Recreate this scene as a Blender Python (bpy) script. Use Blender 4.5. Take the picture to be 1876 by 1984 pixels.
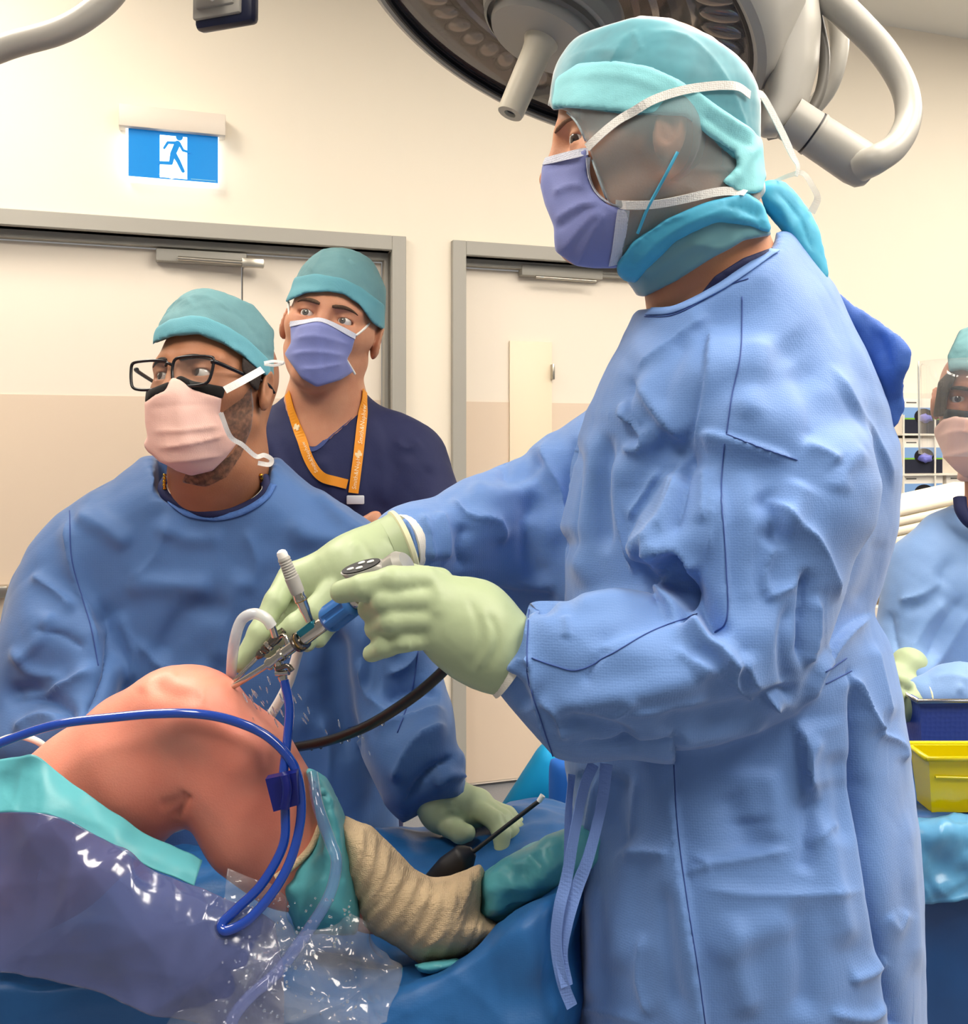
import bpy, bmesh, math, random
import numpy as np
from mathutils import Vector, Matrix
from mathutils.bvhtree import BVHTree

for o in list(bpy.data.objects):
    bpy.data.objects.remove(o, do_unlink=True)
SC = bpy.context.scene
COL = SC.collection
R = math.radians

# ------------------------------------------------------------------ camera
F, H, HY, CX = 1900.0, 1.29, 870.0, 938.0          # focal length (px), eye height, horizon row, centre column
cam_d = bpy.data.cameras.new('camera')
cam_d.sensor_fit = 'HORIZONTAL'
cam_d.sensor_width = 36.0
cam_d.lens = 36.0 * F / 1876.0
cam_d.shift_y = -(992.0 - HY) / 1876.0
cam_d.clip_start = 0.02
cam_o = bpy.data.objects.new('camera', cam_d)
COL.objects.link(cam_o)
cam_o.location = (0, 0, H)
cam_o.rotation_euler = (R(90), 0, 0)
SC.camera = cam_o

# ------------------------------------------------------------------ world, exposure
SC.view_settings.view_transform = 'Standard'
SC.view_settings.look = 'None'
SC.view_settings.exposure = 0.26
SC.view_settings.gamma = 1.0
SC.view_settings.use_curve_mapping = False
wd = bpy.data.worlds.new('room_light')
SC.world = wd
wd.use_nodes = True
wb = wd.node_tree.nodes['Background']
wb.inputs[0].default_value = (1.0, 0.975, 0.94, 1)
wb.inputs[1].default_value = 0.22

PANEL_EMIT = 19.0      # strength of the ceiling light panels

# ------------------------------------------------------------------ materials
def srgb(c):
    return tuple((x/255/12.92 if x/255 <= 0.04045 else ((x/255+0.055)/1.055)**2.4) for x in c)

MATS = {}
def mat(name, col, rough=0.6, metal=0.0, noise=None, bump=None, weave=None, sheen=0.0, trans=0.0, alpha=1.0,
        sss=0.0, emit=None, spec=0.5, coat=0.0, ior=1.45, crinkle=None):
    """principled material; noise=(scale, amount[, colour2]); bump=(scale, strength[, detail]); weave=(scale, strength)"""
    if name in MATS: return MATS[name]
    m = bpy.data.materials.new(name); m.use_nodes = True
    nt = m.node_tree; nd = nt.nodes; lk = nt.links
    b = nd['Principled BSDF']
    c = srgb(col) if max(col) > 1.0 else col
    b.inputs['Base Color'].default_value = (*c, 1)
    b.inputs['Roughness'].default_value = rough
    b.inputs['Metallic'].default_value = metal
    b.inputs['Specular IOR Level'].default_value = spec
    b.inputs['IOR'].default_value = ior
    if sheen:
        b.inputs['Sheen Weight'].default_value = sheen
    if trans: b.inputs['Transmission Weight'].default_value = trans
    if coat: b.inputs['Coat Weight'].default_value = coat; b.inputs['Coat Roughness'].default_value = 0.12
    if sss:
        b.inputs['Subsurface Weight'].default_value = sss
        b.inputs['Subsurface Radius'].default_value = (0.02, 0.008, 0.004)
        b.inputs['Subsurface Scale'].default_value = 0.35
    if alpha < 1: b.inputs['Alpha'].default_value = alpha
    if emit:
        b.inputs['Emission Color'].default_value = (*srgb(emit[0]), 1)
        b.inputs['Emission Strength'].default_value = emit[1]
    tc = nd.new('ShaderNodeTexCoord')
    if noise:
        n = nd.new('ShaderNodeTexNoise'); n.inputs['Scale'].default_value = noise[0]; n.inputs['Detail'].default_value = 5
        lk.new(tc.outputs['Object'], n.inputs['Vector'])
        mx = nd.new('ShaderNodeMix'); mx.data_type = 'RGBA'
        c2 = srgb(noise[2]) if len(noise) > 2 else tuple(x*(1-noise[1]) for x in c)
        c1 = c if len(noise) > 2 else tuple(min(1, x*(1+noise[1]*0.6)) for x in c)
        mx.inputs[6].default_value = (*c1, 1); mx.inputs[7].default_value = (*c2, 1)
        rp = nd.new('ShaderNodeValToRGB'); rp.color_ramp.elements[0].position = 0.35; rp.color_ramp.elements[1].position = 0.68
        lk.new(n.outputs['Fac'], rp.inputs[0]); lk.new(rp.outputs[0], mx.inputs[0])
        lk.new(mx.outputs[2], b.inputs['Base Color'])
    last = None
    if bump:
        n = nd.new('ShaderNodeTexNoise'); n.inputs['Scale'].default_value = bump[0]
        n.inputs['Detail'].default_value = bump[2] if len(bump) > 2 else 6
        lk.new(tc.outputs['Object'], n.inputs['Vector'])
        bp = nd.new('ShaderNodeBump'); bp.inputs['Strength'].default_value = bump[1]; bp.inputs['Distance'].default_value = 0.004
        lk.new(n.outputs['Fac'], bp.inputs['Height']); last = bp
    if crinkle:      # creases pressed into cloth or film
        n = nd.new('ShaderNodeTexNoise'); n.noise_type = 'RIDGED_MULTIFRACTAL'; n.inputs['Scale'].default_value = crinkle[0]
        n.inputs['Detail'].default_value = 2.5; n.inputs['Distortion'].default_value = 0.35; n.normalize = True
        lk.new(tc.outputs['Object'], n.inputs['Vector'])
        bp = nd.new('ShaderNodeBump'); bp.inputs['Strength'].default_value = crinkle[1]; bp.inputs['Distance'].default_value = 0.022
        lk.new(n.outputs['Fac'], bp.inputs['Height'])
        if last: lk.new(last.outputs[0], bp.inputs['Normal'])
        last = bp
    if weave:
        # fine square cells of embossed non-woven cloth
        v = nd.new('ShaderNodeTexVoronoi'); v.inputs['Scale'].default_value = weave[0]; v.inputs['Randomness'].default_value = 0.35
        lk.new(tc.outputs['Object'], v.inputs['Vector'])
        bp = nd.new('ShaderNodeBump'); bp.inputs['Strength'].default_value = weave[1]; bp.inputs['Distance'].default_value = 0.001
        lk.new(v.outputs['Distance'], bp.inputs['Height'])
        if last: lk.new(last.outputs[0], bp.inputs['Normal'])
        last = bp
    if last: lk.new(last.outputs[0], b.inputs['Normal'])
    MATS[name] = m
    return m

def film(name, col, alpha, rough=0.12, spec=0.5, bump=None, noise=None, crinkle=None):
    """thin clear or tinted sheet: a glossy coat over a partly see-through tint"""
    if name in MATS: return MATS[name]
    m = mat(name, col, rough=rough, spec=spec, bump=bump, crinkle=crinkle)
    nt = m.node_tree; nd = nt.nodes; lk = nt.links
    b = nd['Principled BSDF']; out = nd['Material Output']
    tr = nd.new('ShaderNodeBsdfTransparent')
    gl = nd.new('ShaderNodeBsdfGlossy'); gl.inputs['Roughness'].default_value = rough
    fr = nd.new('ShaderNodeFresnel'); fr.inputs['IOR'].default_value = 1.5
    if bump or crinkle:
        bp = [x for x in nd if x.type == 'BUMP'][-1]
        lk.new(bp.outputs[0], gl.inputs['Normal']); lk.new(bp.outputs[0], fr.inputs['Normal'])
    m1 = nd.new('ShaderNodeMixShader'); m1.inputs[0].default_value = alpha
    lk.new(tr.outputs[0], m1.inputs[1]); lk.new(b.outputs[0], m1.inputs[2])
    if noise:
        tc = [x for x in nd if x.type == 'TEX_COORD'][0]
        n = nd.new('ShaderNodeTexNoise'); n.inputs['Scale'].default_value = noise[0]
        lk.new(tc.outputs['Object'], n.inputs['Vector'])
        mr = nd.new('ShaderNodeMapRange'); mr.inputs[1].default_value = 0.3; mr.inputs[2].default_value = 0.7
        mr.inputs[3].default_value = max(0, alpha-noise[1]); mr.inputs[4].default_value = min(1, alpha+noise[1])
        lk.new(n.outputs['Fac'], mr.inputs[0]); lk.new(mr.outputs[0], m1.inputs[0])
    m2 = nd.new('ShaderNodeMixShader')
    ge = nd.new('ShaderNodeNewGeometry'); sb = nd.new('ShaderNodeMath'); sb.operation = 'SUBTRACT'; sb.inputs[0].default_value = 1.0
    mu = nd.new('ShaderNodeMath'); mu.operation = 'MULTIPLY'
    lk.new(ge.outputs['Backfacing'], sb.inputs[1]); lk.new(fr.outputs[0], mu.inputs[0]); lk.new(sb.outputs[0], mu.inputs[1])
    lk.new(mu.outputs[0], m2.inputs[0]); lk.new(m1.outputs[0], m2.inputs[1]); lk.new(gl.outputs[0], m2.inputs[2])
    lk.new(m2.outputs[0], out.inputs['Surface'])
    return m

# ------------------------------------------------------------------ geometry helpers
def P(px, py, Y):
    """photo pixel (1876x1984 frame) at distance Y -> world point"""
    return np.array([(px-CX)/F*Y, Y, H+(HY-py)/F*Y])
def Pm(pts):
    return np.array([P(*p) for p in pts])
def pix(V):
    V = np.asarray(V)
    return CX+V[..., 0]/V[..., 1]*F, HY-(V[..., 2]-H)/V[..., 1]*F
def unit(v):
    v = np.asarray(v, float); return v/max(1e-12, np.linalg.norm(v))

def thing(name, label, cat, loc=(0, 0, 0), group=None, kind=None):
    o = bpy.data.objects.new(name, None); COL.objects.link(o)
    o.empty_display_size = 0.05
    o.location = [float(x) for x in loc]
    o['label'] = label; o['category'] = cat
    if group: o['group'] = group
    if kind: o['kind'] = kind
    return o
def root_loc(p):
    l = np.zeros(3)
    while p is not None:
        l = l+np.array(p.location); p = p.parent
    return l
def add(name, V, faces, m, parent=None, smooth=True, label=None, cat=None, group=None, kind=None, sharp=None):
    """world-space vertices and faces -> one mesh object (child of parent if given; else its origin is at its base)"""
    V = np.asarray(V, float)
    if parent is not None: off = root_loc(parent)
    else: off = np.array([(V[:, 0].min()+V[:, 0].max())/2, (V[:, 1].min()+V[:, 1].max())/2, V[:, 2].min()])
    me = bpy.data.meshes.new(name)
    me.from_pydata((V-off).tolist(), [], faces.tolist() if isinstance(faces, np.ndarray) else [list(map(int, f)) for f in faces])
    me.update()
    if m: me.materials.append(m)
    if smooth: me.polygons.foreach_set('use_smooth', [True]*len(me.polygons))
    if sharp is not None:
        me.set_sharp_from_angle(angle=R(sharp))
    o = bpy.data.objects.new(name, me); COL.objects.link(o)
    if parent is not None: o.parent = parent
    else: o.location = off.tolist()
    if label: o['label'] = label
    if cat: o['category'] = cat
    if group: o['group'] = group
    if kind: o['kind'] = kind
    return o

def box_vf(c, size, axes=None, bev=0.0, seg=2):
    bm = bmesh.new(); bmesh.ops.create_cube(bm, size=1)
    for v in bm.verts: v.co = Vector((v.co.x*size[0], v.co.y*size[1], v.co.z*size[2]))
    if bev: bmesh.ops.bevel(bm, geom=bm.edges[:], offset=bev, segments=seg, affect='EDGES', profile=0.5)
    bm.verts.index_update()
    V = np.array([v.co[:] for v in bm.verts]); Fc = [[v.index for v in f.verts] for f in bm.faces]; bm.free()
    if axes is not None: V = V@np.array(axes)
    return V+np.array(c), Fc
def box(name, c, size, m, parent=None, axes=None, bev=0.0, **k):
    V, Fc = box_vf(c, size, axes, bev)
    return add(name, V, Fc, m, parent, smooth=bev > 0, sharp=40 if bev > 0 else None, **k)

def spline(pts, n=12, closed=False):
    p = np.asarray(pts, float); N = len(p); out = []
    if N < 3 and not closed:
        t = np.linspace(0, 1, n+1)[:, None]; return p[0]*(1-t)+p[-1]*t
    rng = range(N if closed else N-1)
    for i in rng:
        if closed: a, b, c, d = p[(i-1) % N], p[i], p[(i+1) % N], p[(i+2) % N]
        else: b, c = p[i], p[i+1]; a = p[i-1] if i > 0 else 2*b-c; d = p[i+2] if i+2 < N else 2*c-b
        for k in range(n):
            t = k/n
            out.append(0.5*((2*b)+(c-a)*t+(2*a-5*b+4*c-d)*t*t+(3*b-a-3*c+d)*t**3))
    if not closed: out.append(p[-1])
    return np.array(out)

def frames(path):
    T = np.gradient(path, axis=0); T /= np.linalg.norm(T, axis=1)[:, None]+1e-12
    n0 = np.cross(T[0], [0, 0, 1])
    if np.linalg.norm(n0) < 0.1: n0 = np.cross(T[0], [0, 1, 0])
    n = unit(n0); N = []
    for t in T:
        n = unit(n-t*np.dot(n, t)); N.append(n)
    N = np.array(N); return T, N, np.cross(T, N)
def tube_vf(path, r, seg=12, cap=True):
    path = np.asarray(path, float); T, N, B = frames(path)
    r = np.broadcast_to(np.asarray(r, float), (len(path),))
    a = np.linspace(0, 2*np.pi, seg, endpoint=False)
    V = (path[:, None]+r[:, None, None]*(np.cos(a)[None, :, None]*N[:, None]+np.sin(a)[None, :, None]*B[:, None])).reshape(-1, 3)
    Fc = [[i*seg+j, i*seg+(j+1) % seg, (i+1)*seg+(j+1) % seg, (i+1)*seg+j] for i in range(len(path)-1) for j in range(seg)]
    if cap:
        Fc.append(list(range(seg))[::-1]); Fc.append([(len(path)-1)*seg+j for j in range(seg)])
    return V, Fc
def tube(name, pts, r, m, parent=None, n=10, seg=12, smooth_path=True, **k):
    p = spline(pts, n) if smooth_path else np.asarray(pts, float)
    if np.ndim(r) == 1 and len(r) != len(p):
        r = np.interp(np.linspace(0, 1, len(p)), np.linspace(0, 1, len(r)), r)
    V, Fc = tube_vf(p, r, seg)
    return add(name, V, Fc, m, parent, sharp=50, **k)
def lathe(name, c, axis, prof, m, parent=None, seg=48, sharp=35, cap=True, **k):
    """profile [(distance along axis, radius)]"""
    axis = unit(axis); path = np.array([np.array(c)+axis*p[0] for p in prof])
    n = np.cross(axis, [0, 0, 1]); n = unit(n if np.linalg.norm(n) > .05 else np.cross(axis, [0, 1, 0])); b = np.cross(axis, n)
    a = np.linspace(0, 2*np.pi, seg, endpoint=False)
    V = np.concatenate([p+q[1]*(np.cos(a)[:, None]*n+np.sin(a)[:, None]*b) for p, q in zip(path, prof)])
    Fc = [[i*seg+j, i*seg+(j+1) % seg, (i+1)*seg+(j+1) % seg, (i+1)*seg+j] for i in range(len(prof)-1) for j in range(seg)]
    if cap:
        if prof[0][1] > 1e-5: Fc.append(list(range(seg))[::-1])
        if prof[-1][1] > 1e-5: Fc.append([(len(prof)-1)*seg+j for j in range(seg)])
    return add(name, V, Fc, m, parent, sharp=sharp, **k)
def strip_vf(path, normals, w, th=0.0008, across=None):
    """flat ribbon along path, normals point out of its face"""
    path = np.asarray(path, float); T = np.gradient(path, axis=0); T /= np.linalg.norm(T, axis=1)[:, None]+1e-12
    Nn = np.asarray(normals, float); Nn = Nn/(np.linalg.norm(Nn, axis=1)[:, None]+1e-12)
    B = np.cross(T, Nn); B /= np.linalg.norm(B, axis=1)[:, None]+1e-12
    w = np.broadcast_to(np.asarray(w, float), (len(path),))[:, None]
    rows = [path-B*w/2, path+B*w/2, path+B*w/2+Nn*th, path-B*w/2+Nn*th]
    n = len(path); V = np.concatenate(rows); Fc = []
    for q in range(4):
        q2 = (q+1) % 4
        for i in range(n-1): Fc.append([q*n+i, q*n+i+1, q2*n+i+1, q2*n+i])
    Fc.append([0, n, 2*n, 3*n]); Fc.append([n-1, 4*n-1, 3*n-1, 2*n-1])
    return V, Fc
def sheet(name, rows, m, parent=None, nu=8, nv=8, th=0.0012, disp=None, **k):
    """rows of control points -> smooth thick sheet (Catmull-Rom both ways)"""
    rows = [spline(r, nu) for r in rows]
    G = np.array(rows); cols = [spline(G[:, j], nv) for j in range(G.shape[1])]
    G = np.array(cols).transpose(1, 0, 2)
    a, b = G.shape[:2]
    du = np.gradient(G, axis=1); dv = np.gradient(G, axis=0)
    N = np.cross(du, dv); N /= np.linalg.norm(N, axis=2)[..., None]+1e-12
    if disp is not None: G = G+N*disp(G.reshape(-1, 3)).reshape(a, b)[..., None]
    A = G.reshape(-1, 3); B = (G-N*th).reshape(-1, 3); V = np.concatenate([A, B]); n = a*b
    Fc = []
    for i in range(a-1):
        for j in range(b-1):
            q = [i*b+j, i*b+j+1, (i+1)*b+j+1, (i+1)*b+j]
            Fc.append(q); Fc.append([x+n for x in q[::-1]])
    ring = [(0, j) for j in range(b)]+[(i, b-1) for i in range(1, a)]+[(a-1, j) for j in range(b-2, -1, -1)]+[(i, 0) for i in range(a-2, 0, -1)]
    ring = [i*b+j for i, j in ring]
    for s in range(len(ring)):
        p, q = ring[s], ring[(s+1) % len(ring)]
        Fc.append([q, p, p+n, q+n])
    return add(name, V, Fc, m, parent, **k)
def crump(amp, scale, seed=0, oct=3):
    """height function of crumpled sheet: folded plane waves at a few sizes"""
    r = np.random.default_rng(seed); K = []
    for o in range(oct):
        for _ in range(4): K.append((unit(r.normal(size=3))*scale*1.9**o, unit(r.normal(size=3))*scale*1.3*1.9**o, r.uniform(0, 6), r.uniform(0, 6), 1/1.7**o))
    n = sum(k[4] for k in K)*.64
    return lambda X: amp*(sum(k[4]*np.abs(np.sin(X@k[0]+1.3*np.sin(X@k[1]+k[2])+k[3])) for k in K)-n)/2
def plate(name, pts2, o, ux, uy, th, m, parent=None, bev=0, **k):
    """flat outline in the plane (o, ux, uy), extruded th along ux x uy"""
    o, ux, uy = map(np.asarray, (o, ux, uy)); nz = np.cross(ux, uy)
    A = np.array([o+ux*p[0]+uy*p[1] for p in pts2]); n = len(A)
    V = np.concatenate([A, A+nz*th])
    bm = bmesh.new(); vs = [bm.verts.new(v) for v in V.tolist()]
    bm.faces.new(vs[:n][::-1]); bm.faces.new(vs[n:])
    for i in range(n): bm.faces.new([vs[i], vs[(i+1) % n], vs[n+(i+1) % n], vs[n+i]])
    bmesh.ops.triangulate(bm, faces=[f for f in bm.faces if len(f.verts) > 4])
    bmesh.ops.recalc_face_normals(bm, faces=bm.faces[:])
    bm.verts.index_update()
    V = np.array([v.co[:] for v in bm.verts]); Fc = [[v.index for v in f.verts] for f in bm.faces]; bm.free()
    return add(name, V, Fc, m, parent, smooth=False, **k)

# ------------------------------------------------------------------ implicit-surface modelling
class Grid:
    def __init__(s, lo, hi, h, fine=None, hf=None):
        """lo..hi box with cell h; fine=(lo,hi) box gets cell hf"""
        ax = []
        for i in range(3):
            if fine is None: ax.append(np.arange(lo[i], hi[i]+h, h))
            else:
                a = np.arange(lo[i], fine[0][i]-1e-6, h); b = np.arange(fine[0][i], fine[1][i], hf); c = np.arange(fine[1][i], hi[i]+h, h)
                ax.append(np.concatenate([a, b, c]))
        s.ax = [a.astype(np.float32) for a in ax]
class Pts:
    def __init__(s, X, Y, Z):
        s.X, s.Y, s.Z = X, Y, Z; s.px = None
    def pp(s):
        if s.px is None: s.px, s.py = CX+s.X/s.Y*F, HY-(s.Z-H)/s.Y*F
        return s.px, s.py
def smin(a, b, k):
    h = np.maximum(k-np.abs(a-b), 0)/k
    return np.minimum(a, b)-h*h*k*0.25
def smax(a, b, k): return -smin(-a, -b, k)
def cone(g, a, b, r0, r1):
    a = np.asarray(a, np.float32); b = np.asarray(b, np.float32); d = b-a; L = float(d@d)+1e-12
    x, y, z = g.X-a[0], g.Y-a[1], g.Z-a[2]
    t = np.clip((x*d[0]+y*d[1]+z*d[2])/L, 0, 1)
    return np.sqrt((x-t*d[0])**2+(y-t*d[1])**2+(z-t*d[2])**2)-(r0+(r1-r0)*t)
def chain(g, pts, rs, k=0.006):
    d = None
    for i in range(len(pts)-1):
        c = cone(g, pts[i], pts[i+1], rs[i], rs[i+1])
        d = c if d is None else smin(d, c, k)
    return d
def ell(g, c, r, M=None):
    x, y, z = g.X-c[0], g.Y-c[1], g.Z-c[2]
    if M is not None:
        M = np.asarray(M, np.float32)
        x, y, z = (M[0, 0]*x+M[0, 1]*y+M[0, 2]*z, M[1, 0]*x+M[1, 1]*y+M[1, 2]*z, M[2, 0]*x+M[2, 1]*y+M[2, 2]*z)
    k0 = np.sqrt((x/r[0])**2+(y/r[1])**2+(z/r[2])**2); k1 = np.sqrt((x/r[0]**2)**2+(y/r[1]**2)**2+(z/r[2]**2)**2)
    return k0*(k0-1)/(k1+1e-9)
def poly_raster(poly, step=3, pad=60, smooth=0):
    poly = np.asarray(poly, float)
    if smooth: poly = spline(poly, smooth, closed=True)
    lo = poly.min(0)-pad; hi = poly.max(0)+pad
    gx = np.arange(lo[0], hi[0]+step, step); gy = np.arange(lo[1], hi[1]+step, step)
    X, Y = np.meshgrid(gx, gy, indexing='ij'); D = np.full(X.shape, 1e9); ins = np.zeros(X.shape, bool)
    n = len(poly)
    for i in range(n):
        a, b = poly[i], poly[(i+1) % n]; e = b-a; L = e@e+1e-12
        t = np.clip(((X-a[0])*e[0]+(Y-a[1])*e[1])/L, 0, 1)
        D = np.minimum(D, (X-a[0]-t*e[0])**2+(Y-a[1]-t*e[1])**2)
        if a[1] != b[1]:
            c = ((a[1] > Y) != (b[1] > Y)) & (X < (b[0]-a[0])*(Y-a[1])/(b[1]-a[1])+a[0]); ins ^= c
    D = np.sqrt(D); D[ins] *= -1
    return lo, step, D.astype(np.float32)
def poly_px(px, py, poly, smooth=0, step=3):
    """signed distance in pixels to an outline"""
    lo, st, D = poly_raster(poly, step, smooth=smooth)
    lo = lo.astype(np.float32); st = np.float32(st); px = px.astype(np.float32); py = py.astype(np.float32)
    u = np.clip((px-lo[0])/st, np.float32(0), np.float32(D.shape[0]-1.01)); v = np.clip((py-lo[1])/st, np.float32(0), np.float32(D.shape[1]-1.01))
    i = u.astype(np.int32); j = v.astype(np.int32); a = u-i; b = v-j
    d = (D[i, j]*(1-a)+D[i+1, j]*a)*(1-b)+(D[i, j+1]*(1-a)+D[i+1, j+1]*a)*b
    ox = np.maximum(np.abs(px-np.clip(px, lo[0], lo[0]+st*(D.shape[0]-1))), np.abs(py-np.clip(py, lo[1], lo[1]+st*(D.shape[1]-1))))
    return d+ox
def poly_m(g, poly, smooth=0):
    px, py = g.pp(); return poly_px(px, py, poly, smooth)*g.Y/F
def field_lerp(g, keys):
    """depth (or any value) interpolated from a few pixel keys (px, py, value) by inverse distance"""
    px, py = g.pp(); num = 0; den = 0
    for x, y, v in keys:
        w = 1/((px-x)**2+(py-y)**2+400.0)**1.5; num = num+w*v; den = den+w
    return num/den
def inflate(g, poly, Yc, T, w, smooth=0):
    """outline filled out to a rounded body around depth Yc, half thickness T, edge roundness w"""
    s = poly_m(g, poly, smooth); e = np.abs(g.Y-Yc)*(w/T)
    qx, qy = s+w, e
    return np.sqrt(np.maximum(qx, 0)**2+np.maximum(qy, 0)**2)+np.minimum(np.maximum(qx, qy), 0)-w
def surfnet(D, ax):
    nx, ny, nz = D.shape; S = D < 0
    act = np.zeros((nx-1, ny-1, nz-1), np.int8)
    offs = [(i, j, k) for i in (0, 1) for j in (0, 1) for k in (0, 1)]
    for i, j, k in offs: act += S[i:nx-1+i, j:ny-1+j, k:nz-1+k]
    I, J, K = np.nonzero((act > 0) & (act < 8))
    cid = np.full(act.shape, -1, np.int32); cid[I, J, K] = np.arange(len(I))
    val = {o: D[I+o[0], J+o[1], K+o[2]] for o in offs}
    acc = np.zeros((len(I), 3)); cnt = np.zeros(len(I))
    for o in offs:
        for d in range(3):
            if o[d]: continue
            p = list(o); p[d] = 1; p = tuple(p)
            a, b = val[o], val[p]; m = (a < 0) != (b < 0)
            t = a[m]/(a[m]-b[m]); q = np.tile(np.array(o, float), (m.sum(), 1)); q[:, d] = t
            acc[m] += q; cnt[m] += 1
    L = acc/cnt[:, None]
    V = np.empty_like(L)
    for d, I_ in enumerate((I, J, K)):
        V[:, d] = ax[d][I_]+L[:, d]*(ax[d][I_+1]-ax[d][I_])
    faces = []
    for d in range(3):
        sl0 = [slice(None)]*3; sl1 = [slice(None)]*3; sl0[d] = slice(0, -1); sl1[d] = slice(1, None)
        A, B = S[tuple(sl0)], S[tuple(sl1)]
        i, j, k = np.nonzero(A != B); ijk = [i, j, k]
        e1, e2 = [(1, 2), (2, 0), (0, 1)][d]
        ok = (ijk[e1] > 0) & (ijk[e2] > 0) & (ijk[e1] < D.shape[e1]-1) & (ijk[e2] < D.shape[e2]-1)
        ijk = [q[ok] for q in ijk]; fl = A[tuple(ijk)]
        def c(a, b):
            q = [ijk[0].copy(), ijk[1].copy(), ijk[2].copy()]; q[e1] -= a; q[e2] -= b
            return cid[tuple(q)]
        Q = np.stack([c(1, 1), c(0, 1), c(0, 0), c(1, 0)], 1)
        Q[~fl] = Q[~fl][:, ::-1]; faces.append(Q)
    return V, np.concatenate(faces)
def accum(idx, val, n):
    return np.stack([np.bincount(idx, val[:, c], n) for c in range(3)], 1)
def vnormals(V, Q):
    n = np.cross(V[Q[:, 2]]-V[Q[:, 0]], V[Q[:, 3]]-V[Q[:, 1]])
    N = sum(accum(Q[:, c], n, len(V)) for c in range(4))
    return N/(np.linalg.norm(N, axis=1)[:, None]+1e-12)
def relax(V, Q, it=2, f=0.5):
    E = np.concatenate([Q[:, [0, 1]], Q[:, [1, 2]], Q[:, [2, 3]], Q[:, [3, 0]]])
    cnt = np.bincount(E.ravel(), minlength=len(V))[:, None]
    for _ in range(it):
        A = accum(E[:, 0], V[E[:, 1]], len(V))+accum(E[:, 1], V[E[:, 0]], len(V))
        V = V+(A/np.maximum(cnt, 1)-V)*f
    return V
def subdivide(V, Q):
    """each quad into four"""
    E = np.concatenate([Q[:, [0, 1]], Q[:, [1, 2]], Q[:, [2, 3]], Q[:, [3, 0]]]); Es = np.sort(E, 1)
    U, inv = np.unique(Es[:, 0].astype(np.int64)*len(V)+Es[:, 1], return_inverse=True)
    ev = (V[U//len(V)]+V[U % len(V)])/2; fv = V[Q].mean(1); n = len(V); m = len(U); q = len(Q)
    inv = inv.reshape(-1)
    e = [n+inv[i*q:(i+1)*q] for i in range(4)]; f = n+m+np.arange(q)
    Qn = np.concatenate([np.stack([Q[:, 0], e[0], f, e[3]], 1), np.stack([Q[:, 1], e[1], f, e[0]], 1),
                         np.stack([Q[:, 2], e[2], f, e[1]], 1), np.stack([Q[:, 3], e[3], f, e[2]], 1)])
    return np.concatenate([V, ev, fv]), Qn
def mesh_of(g, f, sub=0, rl=1):
    """surface of the implicit body f on grid g: rough pass first, then only the cells near the surface"""
    st = 4; ca = [np.append(a[::st], a[-1]+1e-3) for a in g.ax]
    C = Pts(*np.meshgrid(*ca, indexing='ij')); Dc = f(C)
    sp = [np.gradient(a) for a in ca]
    thr = 1.25*np.sqrt(sp[0][:, None, None]**2+sp[1][None, :, None]**2+sp[2][None, None, :]**2)
    m = np.abs(Dc) < thr
    m2 = m.copy()
    for d in range(3):
        a = [slice(None)]*3; b = [slice(None)]*3; a[d] = slice(1, None); b[d] = slice(0, -1)
        q = m2.copy(); q[tuple(a)] |= m2[tuple(b)]; q[tuple(b)] |= m2[tuple(a)]; m2 = q
    ix = [np.minimum((np.arange(len(a))+st//2)//st, len(c)-1) for a, c in zip(g.ax, ca)]
    M = m2[np.ix_(*ix)]; D = np.where(Dc[np.ix_(*ix)] < 0, np.float32(-1), np.float32(1))
    i, j, k = np.nonzero(M)
    D[i, j, k] = f(Pts(g.ax[0][i], g.ax[1][j], g.ax[2][k]))
    for d in range(3):      # close the surface at the edge of the grid
        a = [slice(None)]*3
        for e in (0, -1):
            a[d] = e; D[tuple(a)] = np.maximum(D[tuple(a)], 1e-4)
    V, Q = surfnet(D, g.ax)
    if rl: V = relax(V, Q, rl)
    for _ in range(sub):
        V, Q = subdivide(V, Q); V = relax(V, Q, 2)
    return V, Q
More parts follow.
